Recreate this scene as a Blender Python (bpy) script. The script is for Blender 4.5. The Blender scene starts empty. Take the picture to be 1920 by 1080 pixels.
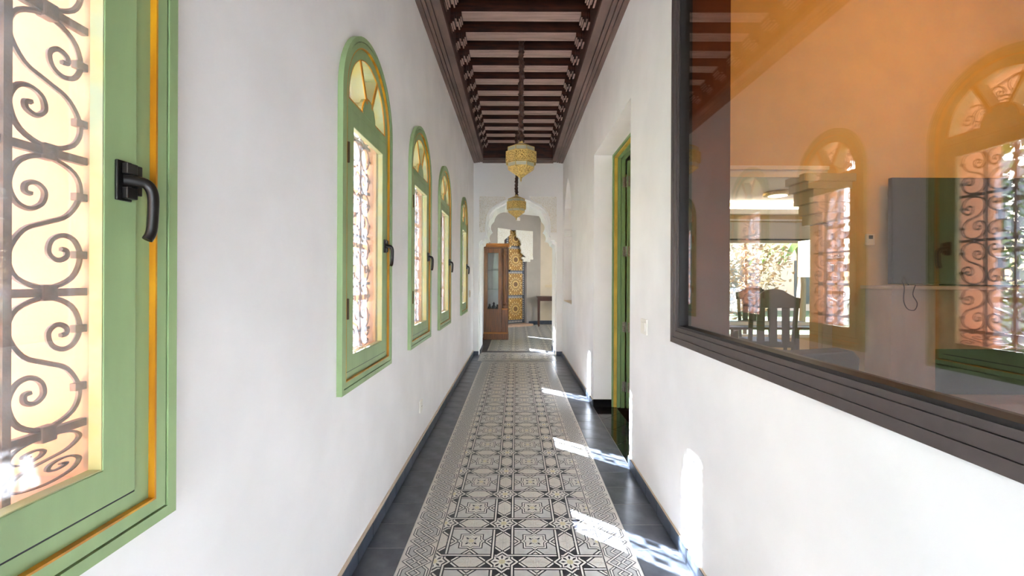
import bpy, bmesh, math, random
from mathutils import Vector, Matrix
random.seed(7)
S = bpy.context.scene
COL = S.collection
PI = math.pi
EYE = 1.30

# ------------------------------------------------------------------ camera
cam_d = bpy.data.cameras.new('camera')
cam = bpy.data.objects.new('camera', cam_d); COL.objects.link(cam)
cam_d.sensor_width = 36.0
cam_d.lens = 813.0 / 1920.0 * 36.0
cam_d.shift_x = -7.0 / 1920.0
cam_d.shift_y = -17.0 / 1920.0
cam_d.clip_start = 0.02
cam.location = (0, 0, EYE)
cam.rotation_euler = (math.radians(90), math.radians(0.0), 0)
cam.rotation_euler = (Matrix.Rotation(math.radians(90), 3, 'X') @ Matrix.Rotation(math.radians(0.25), 3, 'Z')).to_euler()
S.camera = cam

# ------------------------------------------------------------------ world, sun, exposure
SUN_DIR = Vector((1.0, -0.80, -0.942)).normalized()
w = bpy.data.worlds.new('world'); S.world = w
w.use_nodes = True
nt = w.node_tree; nt.nodes.clear()
sky = nt.nodes.new('ShaderNodeTexSky'); sky.sky_type = 'NISHITA'
sky.sun_disc = False
sky.sun_elevation = math.radians(36.3)
sky.sun_rotation = math.atan2(-1.0, 0.8)
sky.air_density = 1.0; sky.dust_density = 2.0; sky.ozone_density = 1.0
bg = nt.nodes.new('ShaderNodeBackground'); bg.inputs['Strength'].default_value = 0.4
wo = nt.nodes.new('ShaderNodeOutputWorld')
nt.links.new(sky.outputs[0], bg.inputs[0]); nt.links.new(bg.outputs[0], wo.inputs[0])
sd = bpy.data.lights.new('sun', 'SUN'); sd.energy = 45.0; sd.angle = math.radians(0.53); sd.color = (0.865, 0.965, 1.14)
so = bpy.data.objects.new('sun', sd); COL.objects.link(so)
so.rotation_euler = SUN_DIR.to_track_quat('-Z', 'Y').to_euler(); so.location = (-8, 6, 9)
S.view_settings.view_transform = 'Standard'
S.view_settings.look = 'None'
S.view_settings.gamma = 1.0
S.view_settings.use_curve_mapping = False
S.view_settings.exposure = 1.64
S.cycles.use_denoising = True
S.cycles.max_bounces = 20
S.cycles.diffuse_bounces = 14
S.cycles.transparent_max_bounces = 24
S.cycles.sample_clamp_indirect = 12.0

def portal(x, y, z, nx, ny, sx, sz):
    d = bpy.data.lights.new('window_portal', 'AREA'); d.shape = 'RECTANGLE'; d.size = sx; d.size_y = sz
    d.energy = 1.0; d.cycles.is_portal = True
    o = bpy.data.objects.new('window_portal', d); COL.objects.link(o)
    o.location = (x, y, z)
    o.rotation_euler = Vector((nx, ny, 0)).to_track_quat('-Z', 'Z').to_euler()

# ------------------------------------------------------------------ materials
def lin(c):
    return tuple(((v/255)/12.92 if v/255 <= 0.04045 else ((v/255+0.055)/1.055)**2.4) for v in c) + (1.0,)
MATS = {}
def mat(name, rgb, rough=0.6, metal=0.0, var=0.0, vscale=6.0, rgb2=None, bump=0.0, bscale=40.0, stretch=None, spec=0.5, coat=0.0, emit=None, estr=0.0):
    m = bpy.data.materials.new(name); m.use_nodes = True
    t = m.node_tree; b = t.nodes['Principled BSDF']
    b.inputs['Roughness'].default_value = rough; b.inputs['Metallic'].default_value = metal
    b.inputs['Specular IOR Level'].default_value = spec
    b.inputs['Coat Weight'].default_value = coat
    b.inputs['Base Color'].default_value = lin(rgb)
    if emit:
        b.inputs['Emission Color'].default_value = lin(emit); b.inputs['Emission Strength'].default_value = estr
    if var > 0 or bump > 0:
        tc = t.nodes.new('ShaderNodeTexCoord'); mp = t.nodes.new('ShaderNodeMapping')
        t.links.new(tc.outputs['Object'], mp.inputs['Vector'])
        if stretch: mp.inputs['Scale'].default_value = stretch
    if var > 0:
        n = t.nodes.new('ShaderNodeTexNoise'); n.inputs['Scale'].default_value = vscale; n.inputs['Detail'].default_value = 6
        t.links.new(mp.outputs[0], n.inputs['Vector'])
        r = t.nodes.new('ShaderNodeValToRGB'); r.color_ramp.elements[0].position = 0.35; r.color_ramp.elements[1].position = 0.68
        c2 = rgb2 or tuple(max(0, int(v*(1-var))) for v in rgb)
        r.color_ramp.elements[0].color = lin(c2); r.color_ramp.elements[1].color = lin(rgb)
        t.links.new(n.outputs['Fac'], r.inputs['Fac']); t.links.new(r.outputs[0], b.inputs['Base Color'])
    if bump > 0:
        n2 = t.nodes.new('ShaderNodeTexNoise'); n2.inputs['Scale'].default_value = bscale; n2.inputs['Detail'].default_value = 5
        t.links.new(mp.outputs[0], n2.inputs['Vector'])
        bp = t.nodes.new('ShaderNodeBump'); bp.inputs['Strength'].default_value = bump; bp.inputs['Distance'].default_value = 0.01
        t.links.new(n2.outputs['Fac'], bp.inputs['Height']); t.links.new(bp.outputs[0], b.inputs['Normal'])
    MATS[name] = m
    return m

def glass(name, f0=0.045, tint=(1, 1, 1), dust=0.0, dustcol=(230, 235, 245)):
    m = bpy.data.materials.new(name); m.use_nodes = True
    t = m.node_tree; t.nodes.clear()
    g = t.nodes.new('ShaderNodeNewGeometry'); dp = t.nodes.new('ShaderNodeVectorMath'); dp.operation = 'DOT_PRODUCT'
    t.links.new(g.outputs['Incoming'], dp.inputs[0]); t.links.new(g.outputs['Normal'], dp.inputs[1])
    def M(op, a, b=None):
        n = t.nodes.new('ShaderNodeMath'); n.operation = op
        for i, v in enumerate((a, b)):
            if v is None: continue
            if isinstance(v, (int, float)): n.inputs[i].default_value = v
            else: t.links.new(v, n.inputs[i])
        return n.outputs[0]
    k = M('SUBTRACT', 1.0, M('ABSOLUTE', dp.outputs['Value']))
    F = M('ADD', M('MULTIPLY', M('POWER', k, 5.0), 1 - f0), f0)
    tr = t.nodes.new('ShaderNodeBsdfTransparent'); tr.inputs[0].default_value = tint + (1,)
    gl = t.nodes.new('ShaderNodeBsdfGlossy'); gl.inputs['Roughness'].default_value = 0.0
    base = tr.outputs[0]
    if dust > 0:
        tl = t.nodes.new('ShaderNodeBsdfTranslucent'); tl.inputs[0].default_value = lin(dustcol)
        mx = t.nodes.new('ShaderNodeMixShader')
        no = t.nodes.new('ShaderNodeTexNoise'); no.inputs['Scale'].default_value = 14.0; no.inputs['Detail'].default_value = 5
        tcn = t.nodes.new('ShaderNodeTexCoord'); t.links.new(tcn.outputs['Object'], no.inputs['Vector'])
        t.links.new(M('MULTIPLY', no.outputs['Fac'], dust*2), mx.inputs[0])
        t.links.new(tr.outputs[0], mx.inputs[1]); t.links.new(tl.outputs[0], mx.inputs[2]); base = mx.outputs[0]
    mix = t.nodes.new('ShaderNodeMixShader'); out = t.nodes.new('ShaderNodeOutputMaterial')
    t.links.new(F, mix.inputs[0]); t.links.new(base, mix.inputs[1]); t.links.new(gl.outputs[0], mix.inputs[2])
    t.links.new(mix.outputs[0], out.inputs[0])
    MATS[name] = m
    return m

def carved(name, rgb, rgb2, scale=55.0, depth=0.02, rough=0.8, metal=0.0, wav=0.0):
    """arabesque relief: distorted voronoi cells cut into the surface"""
    m = mat(name, rgb, rough, metal)
    t = m.node_tree; b = t.nodes['Principled BSDF']
    tc = t.nodes.new('ShaderNodeTexCoord')
    n = t.nodes.new('ShaderNodeTexNoise'); n.inputs['Scale'].default_value = scale*0.35
    t.links.new(tc.outputs['Object'], n.inputs['Vector'])
    ad = t.nodes.new('ShaderNodeVectorMath'); ad.operation = 'MULTIPLY_ADD'
    ad.inputs[1].default_value = (0.05, 0.05, 0.05)
    t.links.new(n.outputs['Color'], ad.inputs[0]); t.links.new(tc.outputs['Object'], ad.inputs[2])
    v = t.nodes.new('ShaderNodeTexVoronoi'); v.feature = 'DISTANCE_TO_EDGE'; v.inputs['Scale'].default_value = scale
    t.links.new(ad.outputs[0], v.inputs['Vector'])
    r = t.nodes.new('ShaderNodeValToRGB'); r.color_ramp.elements[0].position = 0.08; r.color_ramp.elements[1].position = 0.25
    r.color_ramp.elements[0].color = lin(rgb); r.color_ramp.elements[1].color = lin(rgb2)
    t.links.new(v.outputs['Distance'], r.inputs['Fac']); t.links.new(r.outputs[0], b.inputs['Base Color'])
    bp = t.nodes.new('ShaderNodeBump'); bp.invert = True; bp.inputs['Strength'].default_value = 1.0; bp.inputs['Distance'].default_value = depth
    t.links.new(v.outputs['Distance'], bp.inputs['Height']); t.links.new(bp.outputs[0], b.inputs['Normal'])
    return m

mat('plaster', (247, 245, 243), 0.85, var=0.03, vscale=3, bump=0.12, bscale=25)
mat('plaster_smooth', (247, 246, 243), 0.8)
carved('stucco', (247, 244, 236), (236, 228, 212), 34, 0.018)
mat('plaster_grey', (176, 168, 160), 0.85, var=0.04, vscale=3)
mat('plaster_cream', (222, 208, 188), 0.85, var=0.04, vscale=3)
mat('stone_grey', (206, 202, 186), 0.7)
mat('plaster_living', (222, 196, 146), 0.8, var=0.04, vscale=5, bump=0.1)
mat('facade', (188, 141, 108), 0.85, var=0.06, vscale=8, bump=0.15, bscale=30)
mat('green_paint', (156, 182, 128), 0.45, var=0.10, vscale=9, stretch=(1, 1, 0.15), bump=0.05, bscale=60)
mat('green_dark', (136, 166, 110), 0.45, var=0.10, vscale=9, stretch=(1, 1, 0.15))
mat('gold_paint', (224, 162, 30), 0.35, var=0.35, vscale=18, stretch=(1, 1, 0.2), rgb2=(180, 114, 14))
mat('cream_paint', (172, 168, 112), 0.5, var=0.10, vscale=12, rgb2=(158, 166, 138))
mat('door_yellow', (222, 186, 72), 0.5, var=0.12, vscale=8)
mat('iron', (106, 80, 64), 0.6, 0.4, var=0.3, vscale=30, bump=0.2, bscale=80)
mat('black_metal_and_gap', (30, 29, 30), 0.32, 0.3, var=0.2, vscale=20)
mat('hinge_steel', (176, 168, 158), 0.35, 0.8, var=0.2, vscale=60)
mat('hinge_bronze', (82, 70, 50), 0.45, 0.6)
mat('wood_ceiling_dark', (84, 42, 26), 0.5, var=0.45, vscale=5, stretch=(1.0, 6, 6), rgb2=(40, 18, 12))
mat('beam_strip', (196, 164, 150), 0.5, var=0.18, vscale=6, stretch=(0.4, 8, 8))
mat('wood_ceiling_trim', (130, 104, 94), 0.5, var=0.22, vscale=6, stretch=(1, 0.4, 8))
mat('aluminium_bronze', (92, 82, 80), 0.4, 0.35, var=0.06, vscale=40)
mat('dark_gasket', (26, 22, 22), 0.5)
mat('jamb_amber_lit', (132, 64, 28), 0.5, var=0.2, vscale=6)  # pale jamb; warm amber lamplight is put into its colour
mat('tile_dark', (92, 96, 103), 0.28, var=0.32, vscale=9, rgb2=(60, 65, 73), bump=0.03, bscale=20)
mat('tile_skirt', (80, 90, 104), 0.3, var=0.3, vscale=9)
mat('marble_black', (26, 27, 31), 0.08, var=0.4, vscale=9, rgb2=(16, 17, 19))
mat('grout', (190, 186, 178), 0.9)
mat('grout_beige', (205, 186, 162), 0.9)
mat('pat_cream', (226, 220, 210), 0.34, var=0.07, vscale=16)
mat('pat_white', (208, 205, 200), 0.34, var=0.05, vscale=16)
mat('pat_dark', (72, 72, 78), 0.34, var=0.15, vscale=30)
mat('pat_line', (58, 58, 62), 0.34)
mat('pat_light', (228, 224, 216), 0.34)
mat('pat_grey', (186, 184, 180), 0.34)
mat('pat_print', (208, 196, 184), 0.34)
mat('pat_yellow', (220, 208, 170), 0.34)
mat('brass', (226, 196, 120), 0.36, 0.35, var=0.2, vscale=30)
carved('brass_pierced', (232, 200, 118), (140, 108, 44), 70, 0.01, 0.38, 0.35)
mat('frosted_glass', (178, 176, 150), 0.35)
mat('cord_fabric', (96, 62, 50), 0.4, var=0.4, vscale=30, bump=0.4, bscale=60)
mat('wood_cabinet', (140, 84, 42), 0.4, var=0.28, vscale=5, stretch=(8, 8, 0.8))
mat('wood_cornice', (206, 126, 46), 0.4, var=0.3, vscale=6, stretch=(0.8, 8, 8))
mat('wood_table', (86, 50, 38), 0.45, var=0.2, vscale=6)
mat('wood_chair', (66, 48, 38), 0.45, var=0.3, vscale=8)
mat('mdoor_ochre', (190, 138, 58), 0.5, var=0.15, vscale=12)
mat('mdoor_light', (236, 206, 132), 0.5)
mat('mdoor_dark', (92, 58, 28), 0.5)
mat('mdoor_blue', (78, 84, 98), 0.5)
mat('mdoor_white', (208, 202, 188), 0.5)
mat('white_plastic', (236, 232, 222), 0.4)
mat('beige_plastic', (214, 196, 166), 0.4)
mat('screen_black', (52, 54, 60), 0.3)
mat('dark_plastic', (30, 31, 34), 0.4)
mat('marble_white', (232, 222, 210), 0.25, var=0.12, vscale=4, stretch=(1, 1, 0.4))
mat('soot', (24, 20, 18), 0.9)
mat('hearth_stone', (214, 178, 150), 0.5, var=0.08, vscale=8)
mat('sofa_fabric', (92, 92, 98), 0.9, bump=0.3, bscale=150)
mat('parquet', (178, 140, 108), 0.4, var=0.15, vscale=6, stretch=(0.5, 6, 1))
mat('lamp_shade', (245, 240, 230), 0.8, emit=(255, 244, 224), estr=3.5)
mat('led', (255, 255, 250), 0.8, emit=(255, 250, 238), estr=3.0)
mat('amber_glass', (255, 150, 40), 0.5, emit=(255, 150, 40), estr=2.0)
mat('blind_fabric', (206, 206, 204), 0.9)
mat('paving', (200, 196, 190), 0.9, var=0.1, vscale=1)
mat('lawn', (112, 126, 78), 0.95, var=0.3, vscale=3)
mat('leaf_green', (120, 150, 40), 0.7, var=0.4, vscale=4)
mat('leaf_dry', (140, 110, 66), 0.8, var=0.3, vscale=4)
mat('bark', (96, 74, 56), 0.9)
mat('house_pink', (226, 190, 160), 0.9)
mat('house_dark', (70, 66, 64), 0.6)
glass('pane_glass', 0.045, dust=0.035)
glass('big_glass', 0.13)
glass('case_glass', 0.05, (0.95, 0.97, 0.98))
mat('red_led', (200, 40, 50), 0.4)
mat('ornament', (70, 62, 66), 0.6)

# ------------------------------------------------------------------ mesh builder
class MB:
    def __init__(s): s.v = []; s.f = []; s.m = []; s.mats = []
    def mi(s, name):
        if name not in s.mats: s.mats.append(name)
        return s.mats.index(name)
    def add(s, vs, fs, m):
        o = len(s.v); s.v += [tuple(p) for p in vs]; k = s.mi(m)
        for f in fs: s.f.append([o+i for i in f]); s.m.append(k)
    def box(s, x0, x1, y0, y1, z0, z1, m):
        s.add([(x0,y0,z0),(x1,y0,z0),(x1,y1,z0),(x0,y1,z0),(x0,y0,z1),(x1,y0,z1),(x1,y1,z1),(x0,y1,z1)],
              [(0,3,2,1),(4,5,6,7),(0,1,5,4),(1,2,6,5),(2,3,7,6),(3,0,4,7)], m)
        return s
    def prism(s, poly, axis, a, b, m):
        n = len(poly)
        def P(p, t):
            return (t, p[0], p[1]) if axis == 'x' else ((p[0], t, p[1]) if axis == 'y' else (p[0], p[1], t))
        s.add([P(p, a) for p in poly] + [P(p, b) for p in poly],
              [list(range(n)), list(range(2*n-1, n-1, -1))] + [(i, (i+1) % n, n+(i+1) % n, n+i) for i in range(n)], m)
        return s
    def ring(s, po, pi_, axis, a, b, m, mi_=None):
        n = len(po)
        def P(p, t):
            return (t, p[0], p[1]) if axis == 'x' else ((p[0], t, p[1]) if axis == 'y' else (p[0], p[1], t))
        vs = [P(p, a) for p in po] + [P(p, a) for p in pi_] + [P(p, b) for p in po] + [P(p, b) for p in pi_]
        f1 = []; f2 = []
        for i in range(n):
            j = (i+1) % n
            f1 += [(i, j, n+j, n+i), (2*n+i, 3*n+i, 3*n+j, 2*n+j), (i, 2*n+i, 2*n+j, j)]
            f2 += [(n+i, n+j, 3*n+j, 3*n+i)]
        s.add(vs, f1 + f2, m)
        return s
    def tube(s, pts, r, m, n=6, closed=False, rx=None):
        pts = [Vector(p) for p in pts]; N = len(pts); vs = []
        ref = None
        for i, p in enumerate(pts):
            a = pts[i-1] if (i > 0 or closed) else p
            b = pts[(i+1) % N] if (i < N-1 or closed) else p
            d = (b-a).normalized()
            if ref is None:
                ref = d.orthogonal().normalized()
            ref = (ref - d*ref.dot(d))
            if ref.length < 1e-6: ref = d.orthogonal()
            ref.normalize()
            e = d.cross(ref)
            rr = r[i] if isinstance(r, (list, tuple)) else r
            for k in range(n):
                t = 2*PI*(k+0.5)/n
                vs.append(p + ref*(rr*math.cos(t)) + e*(rr*math.sin(t)))
        fs = []
        for i in range(N if closed else N-1):
            j = (i+1) % N
            for k in range(n):
                l = (k+1) % n
                fs.append((i*n+k, i*n+l, j*n+l, j*n+k))
        if not closed:
            fs.append(list(range(n-1, -1, -1))); fs.append([(N-1)*n+k for k in range(n)])
        s.add(vs, fs, m); return s
    def lathe(s, prof, m, n=16, c=(0, 0, 0), off=0.0):
        vs = []
        for (r, z) in prof:
            for k in range(n):
                t = 2*PI*(k+off)/n
                vs.append((c[0]+r*math.cos(t), c[1]+r*math.sin(t), c[2]+z))
        fs = []
        for i in range(len(prof)-1):
            for k in range(n):
                l = (k+1) % n
                fs.append((i*n+k, i*n+l, (i+1)*n+l, (i+1)*n+k))
        fs.append(list(range(n-1, -1, -1))); fs.append([(len(prof)-1)*n+k for k in range(n)])
        s.add(vs, fs, m); return s
    def mesh(s, name, smooth=False, recalc=True, bevel=0.0):
        me = bpy.data.meshes.new(name)
        me.from_pydata(s.v, [], s.f)
        for n in s.mats: me.materials.append(MATS[n])
        for p, k in zip(me.polygons, s.m): p.material_index = k
        if recalc or bevel:
            bm = bmesh.new(); bm.from_mesh(me)
            if recalc: bmesh.ops.recalc_face_normals(bm, faces=bm.faces[:])
            if bevel:
                bmesh.ops.remove_doubles(bm, verts=bm.verts[:], dist=1e-6)
                bmesh.ops.bevel(bm, geom=bm.edges[:], offset=bevel, segments=2, affect='EDGES', profile=0.6)
            bm.to_mesh(me); bm.free()
        if smooth:
            for p in me.polygons: p.use_smooth = True
            try: me.set_sharp_from_angle(angle=math.radians(40))
            except Exception: pass
        me.update()
        return me
    def build(s, name, parent=None, smooth=False, recalc=True, bevel=0.0, local=False):
        return link(name, s.mesh(name, smooth, recalc, bevel), parent, local)

def link(name, me, parent=None, local=True, loc=None, rot=None):
    o = bpy.data.objects.new(name, me); COL.objects.link(o)
    if parent:
        o.parent = parent
        if not local: o.matrix_parent_inverse = Matrix.Translation(-Vector(parent.location))
    if loc is not None: o.location = loc
    if rot is not None: o.rotation_euler = rot
    return o
def tag(o, label, cat, group=None, kind=None):
    o['label'] = label; o['category'] = cat
    if group: o['group'] = group
    if kind: o['kind'] = kind
    return o
def empty(name, loc=(0, 0, 0), rz=0.0):
    o = bpy.data.objects.new(name, None); COL.objects.link(o)
    o.empty_display_size = 0.1; o.location = loc; o.rotation_euler = (0, 0, rz)
    return o
def copy_tree(o, parent=None):
    c = o.copy(); COL.objects.link(c)
    if parent: c.parent = parent
    for ch in list(o.children): copy_tree(ch, c)
    return c
def lbl(o, t): o['label'] = t; return o
def catmull(P, n=4):
    out = []
    Q = [P[0]] + list(P) + [P[-1]]
    for i in range(1, len(Q)-2):
        p0, p1, p2, p3 = [Vector(q) for q in Q[i-1:i+3]]
        for k in range(n):
            t = k/n
            out.append(0.5*((2*p1)+(p2-p0)*t+(2*p0-5*p1+4*p2-p3)*t*t+(3*p1-p0-3*p2+p3)*t**3))
    out.append(Vector(P[-1])); return out

# ------------------------------------------------------------------ key dimensions
XL, XR = -0.7215, 0.796          # wall faces
YB, YE = -2.6, 7.37              # corridor back, arch wall face
HC = EYE + 1.966                 # wooden soffit
TOP = 3.72
WIN = [0.543, 2.101, 3.249, 4.360, 5.986]   # window centres along the left wall
RV = 0.262                       # half width of the outer reveal
SPR = 2.07                       # springing of the arches

def arch_poly(hw, z0, spr, r, n=24, c=0.0):
    """bottom-left, up, round, bottom-right"""
    P = [(c-hw, z0), (c-hw, spr)]
    for i in range(1, n): 
        t = PI - PI*i/n
        P.append((c+r*math.cos(t), spr+r*math.sin(t)))
    P += [(c+hw, spr), (c+hw, z0)]
    return P

# ================================================================== SETTING
# ---- left wall with arched openings
FD0, FD1 = -2.45, -1.35      # unseen doors added behind the viewer to let fill sun in
def wall_layer(mb, x0, x1, hw, z0, m):
    mb.box(x0, x1, YB-.2, FD0, 0, TOP, m); mb.box(x0, x1, FD0, FD1, 2.62, TOP, m)
    ys = [FD1] + [e for c in WIN for e in (c-hw-0.03, c+hw+0.03)] + [YE+0.8]
    for i in range(0, len(ys), 2):
        mb.box(x0, x1, ys[i], ys[i+1], 0, TOP, m)
    for c in WIN:
        a, b = c-hw-0.03, c+hw+0.03
        mb.box(x0, x1, a, b, 0, z0, m)
        P = [(a, z0), (c-hw, z0)] + arch_poly(hw, z0, SPR, hw, 24, c)[1:-1] + [(c+hw, z0), (b, z0), (b, TOP), (a, TOP)]
        mb.prism(P, 'x', x0, x1, m)
mb = MB()
wall_layer(mb, XL-0.042, XL, 0.300, 0.862, 'plaster')
wl = mb.build('wall_left'); tag(wl, 'long white plaster wall pierced by five green arched windows', 'wall', kind='structure')
mb = MB()
wall_layer(mb, XL-0.215, XL-0.0425, RV, 0.93, 'facade')
ex = mb.build('outer_reveal', wl)
lbl(ex, 'peach painted outer masonry around the windows')
for c in WIN:
    mb = MB()
    P1 = arch_poly(RV+0.04, 0.90, SPR, RV+0.04, 24, c); P0 = arch_poly(RV+0.16, 0.80, SPR, RV+0.16, 24, c)
    mb.ring(P0, P1, 'x', XL-0.345, XL-0.216, 'facade')
    mb.build('window_surround', wl)

# ---- right wall with big window, door recess and niche
BW0, BW1, BWZ0, BWZ1 = -1.0, 2.125, 0.96, 2.90
D0, D1, DZ = 3.02, 4.43, 2.567
N0, N1 = 6.16, 7.19
TH = 0.23
mb = MB()
x0, x1 = XR, XR+TH
mb.box(x0, x1, YB, BW0, 0, TOP, 'plaster')
mb.box(x0, x1, BW0, BW1, 0, BWZ0, 'plaster'); mb.box(x0, x0+.048, BW0, BW1, BWZ0, 1.035, 'plaster'); mb.box(x0, x1, BW0, BW1, BWZ1, TOP, 'plaster')
mb.box(x0, x1, BW1, D0, 0, TOP, 'plaster')
mb.box(x0, x1, D0, D1, DZ, TOP, 'plaster')
mb.box(x0, x1, D1, N0-0.05, 0, TOP, 'plaster')
nz = [(N1, 0.94), (N1, 2.00), (N1-0.05, 2.03), (N1-0.05, 2.09), (N1-0.10, 2.12), (N1-0.10, 2.45), (N1-0.22, 2.62), (N1-0.36, 2.76), ((N0+N1)/2, 2.86)]
nn = [(N0+N1-p[0], p[1]) for p in nz[:-1]]
P = [(N0-0.05, 0), (N0-0.05, TOP), (YE+0.8, TOP), (YE+0.8, 0)]
# niche wall: outline with hole made from two halves
mid = (N0+N1)/2
mb.prism([(mid, 0), (YE+0.8, 0), (YE+0.8, TOP), (mid, TOP)] + nz[::-1] + [(mid, 0.94)], 'x', x0, x1, 'plaster')
mb.prism([(mid, TOP), (N0-0.05, TOP), (N0-0.05, 0), (mid, 0), (mid, 0.94)] + nn + [nz[-1]], 'x', x0, x1, 'plaster')
mb.box(x1, x1+0.04, N0-0.05, N1+0.1, 0, TOP, 'plaster')
wr = mb.build('wall_right'); tag(wr, 'white plaster wall with glazed opening, door recess and niche', 'wall', kind='structure')
mb = MB()
for k in range(3):
    mb.box(XR+0.005, XR+0.10, N1-0.06-0.012*k, N1-0.001, 2.10-0.035*k-0.022, 2.10-0.035*k, 'plaster_smooth')
mb.build('niche_corbel', wr)
mb = MB(); mb.box(XR+0.003, XR+TH, N0+0.002, N1-0.002, 0.941, 0.95, 'beige_plastic'); mb.build('niche_sill', wr)

# ---- plain wall behind the camera, unseen doors added beside it for sun fill
mb = MB(); mb.box(XL-0.215, XR+TH, YB-0.2, YB, 0, TOP, 'plaster')
tag(mb.build('wall_back'), 'plain white plaster wall behind the viewer', 'wall', kind='structure')
gd = empty('door_added', (XL, (FD0+FD1)/2, 0)); tag(gd, 'unseen glazed doors added behind the viewer to let sun in', 'door', kind='structure')
for k in range(2):
    a = FD0+k*(FD1-FD0)/2; b = a+(FD1-FD0)/2
    mb = MB(); mb.ring([(a, .0), (b, .0), (b, 2.62), (a, 2.62)], [(a+.07, .12), (b-.07, .12), (b-.07, 2.55), (a+.07, 2.55)], 'x', XL-.06, XL-.015, 'green_paint')
    lf = mb.build('leaf', gd)
    mb = MB(); mb.box(XL-.04, XL-.035, a+.07, b-.07, .12, 2.55, 'case_glass'); mb.build('pane', lf)
portal(XL-.23, (FD0+FD1)/2, 1.33, 1, 0, 1.05, 2.5)

# ---- end wall with polylobed stucco arch
AC = 0.033
cusp = [(.030, 1.415, 0), (.205, 1.325, .028), (.222, 1.247, -.006), (.442, 1.068, .062), (.468, .862, .048), (.508, .690, .036), (.600, .610, .030), (.650, .545, .018)]
half = [cusp[0][:2]]
for (a_, b_) in zip(cusp, cusp[1:]):
    dx, dz = b_[0]-a_[0], b_[1]-a_[1]; ln_ = math.hypot(dx, dz)
    for q in range(1, 7):
        t = q/6; k = b_[2]*4*t*(1-t)
        half.append((a_[0]+dx*t-dz/ln_*k, a_[1]+dz*t+dx/ln_*k))
def opening(h, jw, apex):
    R = [(AC+x, EYE+z) for x, z in h]; L = [(AC-x, EYE+z) for x, z in h]
    return [(AC-jw, 0.0)] + L[::-1] + [(AC, EYE+apex)] + R + [(AC+jw, 0.0)]
mb = MB()
OUT = [(XR+TH, 0), (XR+TH, TOP), (XL-0.2, TOP), (XL-0.2, 0)]
mb.prism(opening(half, .65, 1.43) + OUT, 'y', YE+0.15, YE+0.77, 'plaster_smooth')
front = [(.10,1.36),(.19,1.335),(.26,1.29),(.37,1.235),(.44,1.18),(.485,1.12),(.52,1.02),(.537,.90),(.537,.80),(.545,.73),(.60,.71),(.62,.66),(.66,.62)]
mb.prism(opening(front, .66, 1.38) + OUT, 'y', YE, YE+0.15, 'plaster_smooth')
we = mb.build('wall_end'); tag(we, 'white end wall with carved lobed stucco arch over the passage', 'wall', kind='structure')
for s in (-1, 1):
    pan = [(.215,1.395),(.655,1.395),(.655,.79),(.562,.79),(.562,.90),(.545,1.03),(.51,1.13),(.46,1.20),(.385,1.26),(.28,1.312),(.215,1.345)]
    mb = MB(); mb.prism([(AC+s*x, EYE+z) for x, z in pan], 'y', YE-0.012, YE-0.0005, 'stucco')
    lbl(mb.build('carved_spandrel', we), 'cream carved arabesque stucco panel')
    mb = MB()
    def inside(x, z):
        c_ = False
        for i in range(len(pan)):
            (xa_, za_), (xb_, zb_) = pan[i-1], pan[i]
            if (za_ > z) != (zb_ > z) and x < (xb_-xa_)*(z-za_)/(zb_-za_)+xa_: c_ = not c_
        return c_
    for i in range(16):
        for j in range(26):
            x = .225+.030*i+(.015 if j % 2 else 0); z = .80+.026*j
            if not all(inside(x+q*.016, z+p*.016) for q in (-1, 1) for p in (-1, 1)): continue
            for k in range(3):
                t = 2*PI*k/3 + (i*1.7+j*2.3)
                d = (math.cos(t), math.sin(t)); n_ = (-d[1], d[0])
                P3 = [(x+.002*d[0], z+.002*d[1]), (x+.009*d[0]+.0042*n_[0], z+.009*d[1]+.0042*n_[1]), (x+.0155*d[0]+.003*n_[0], z+.0155*d[1]+.003*n_[1]), (x+.009*d[0]-.0042*n_[0], z+.009*d[1]-.0042*n_[1])]
                mb.prism([(AC+s*q[0], EYE+q[1]) for q in P3], 'y', YE-.021, YE-.0115, 'plaster_smooth')
    o = mb.build('arabesque_relief', we); o['kind'] = 'stuff'
    mb = MB()
    for (a, b, c, d) in ((.195, .672, 1.395, 1.412), (.6555, .672, .7905, 1.3945), (.562, .672, .775, .79)):
        mb.box(min(AC+s*a, AC+s*b), max(AC+s*a, AC+s*b), YE-0.020, YE-0.0005, EYE+c, EYE+d, 'plaster_smooth')
    mb.build('panel_frame', we)
    mb = MB()
    for k, (a, b, c, d, q) in enumerate(((.54, .69, .735, .758, .035), (.555, .68, .705, .735, .022), (.565, .672, .66, .705, .012))):
        mb.box(min(AC+s*a, AC+s*b), max(AC+s*a, AC+s*b), YE-q, YE+0.10, EYE+c, EYE+d, 'plaster_smooth')
    mb.build('impost', we)
    # archivolt bead following the front curve
    mb = MB(); pts = [(AC+s*(x+0.012), YE-0.004, EYE+z+0.012) for x, z in front[1:9]]
    mb.tube(catmull(pts, 3), 0.007, 'plaster_smooth', 6); mb.build('archivolt_bead', we, smooth=True)
    mb = MB(); pts = [(AC+s*(x*0.965), YE+0.146, EYE+z*0.965+0.025) for x, z in front[1:9]]
    mb.tube(catmull(pts, 3), 0.012, 'plaster_smooth', 6); mb.build('archivolt_bead', we, smooth=True)

# ---- floor: slab, patterned cement tiles, dark border tiles
T = 0.1564
CX0 = -0.527                       # left edge of the tile carpet
JY = 1.990
mb = MB(); mb.box(XL-0.05, XR+0.05, YB-0.2, YE+0.77, -0.06, -0.0014, 'grout')
fl = mb.build('floor'); tag(fl, 'corridor floor with patterned grey tile carpet between dark tiles', 'floor', kind='structure')

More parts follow.
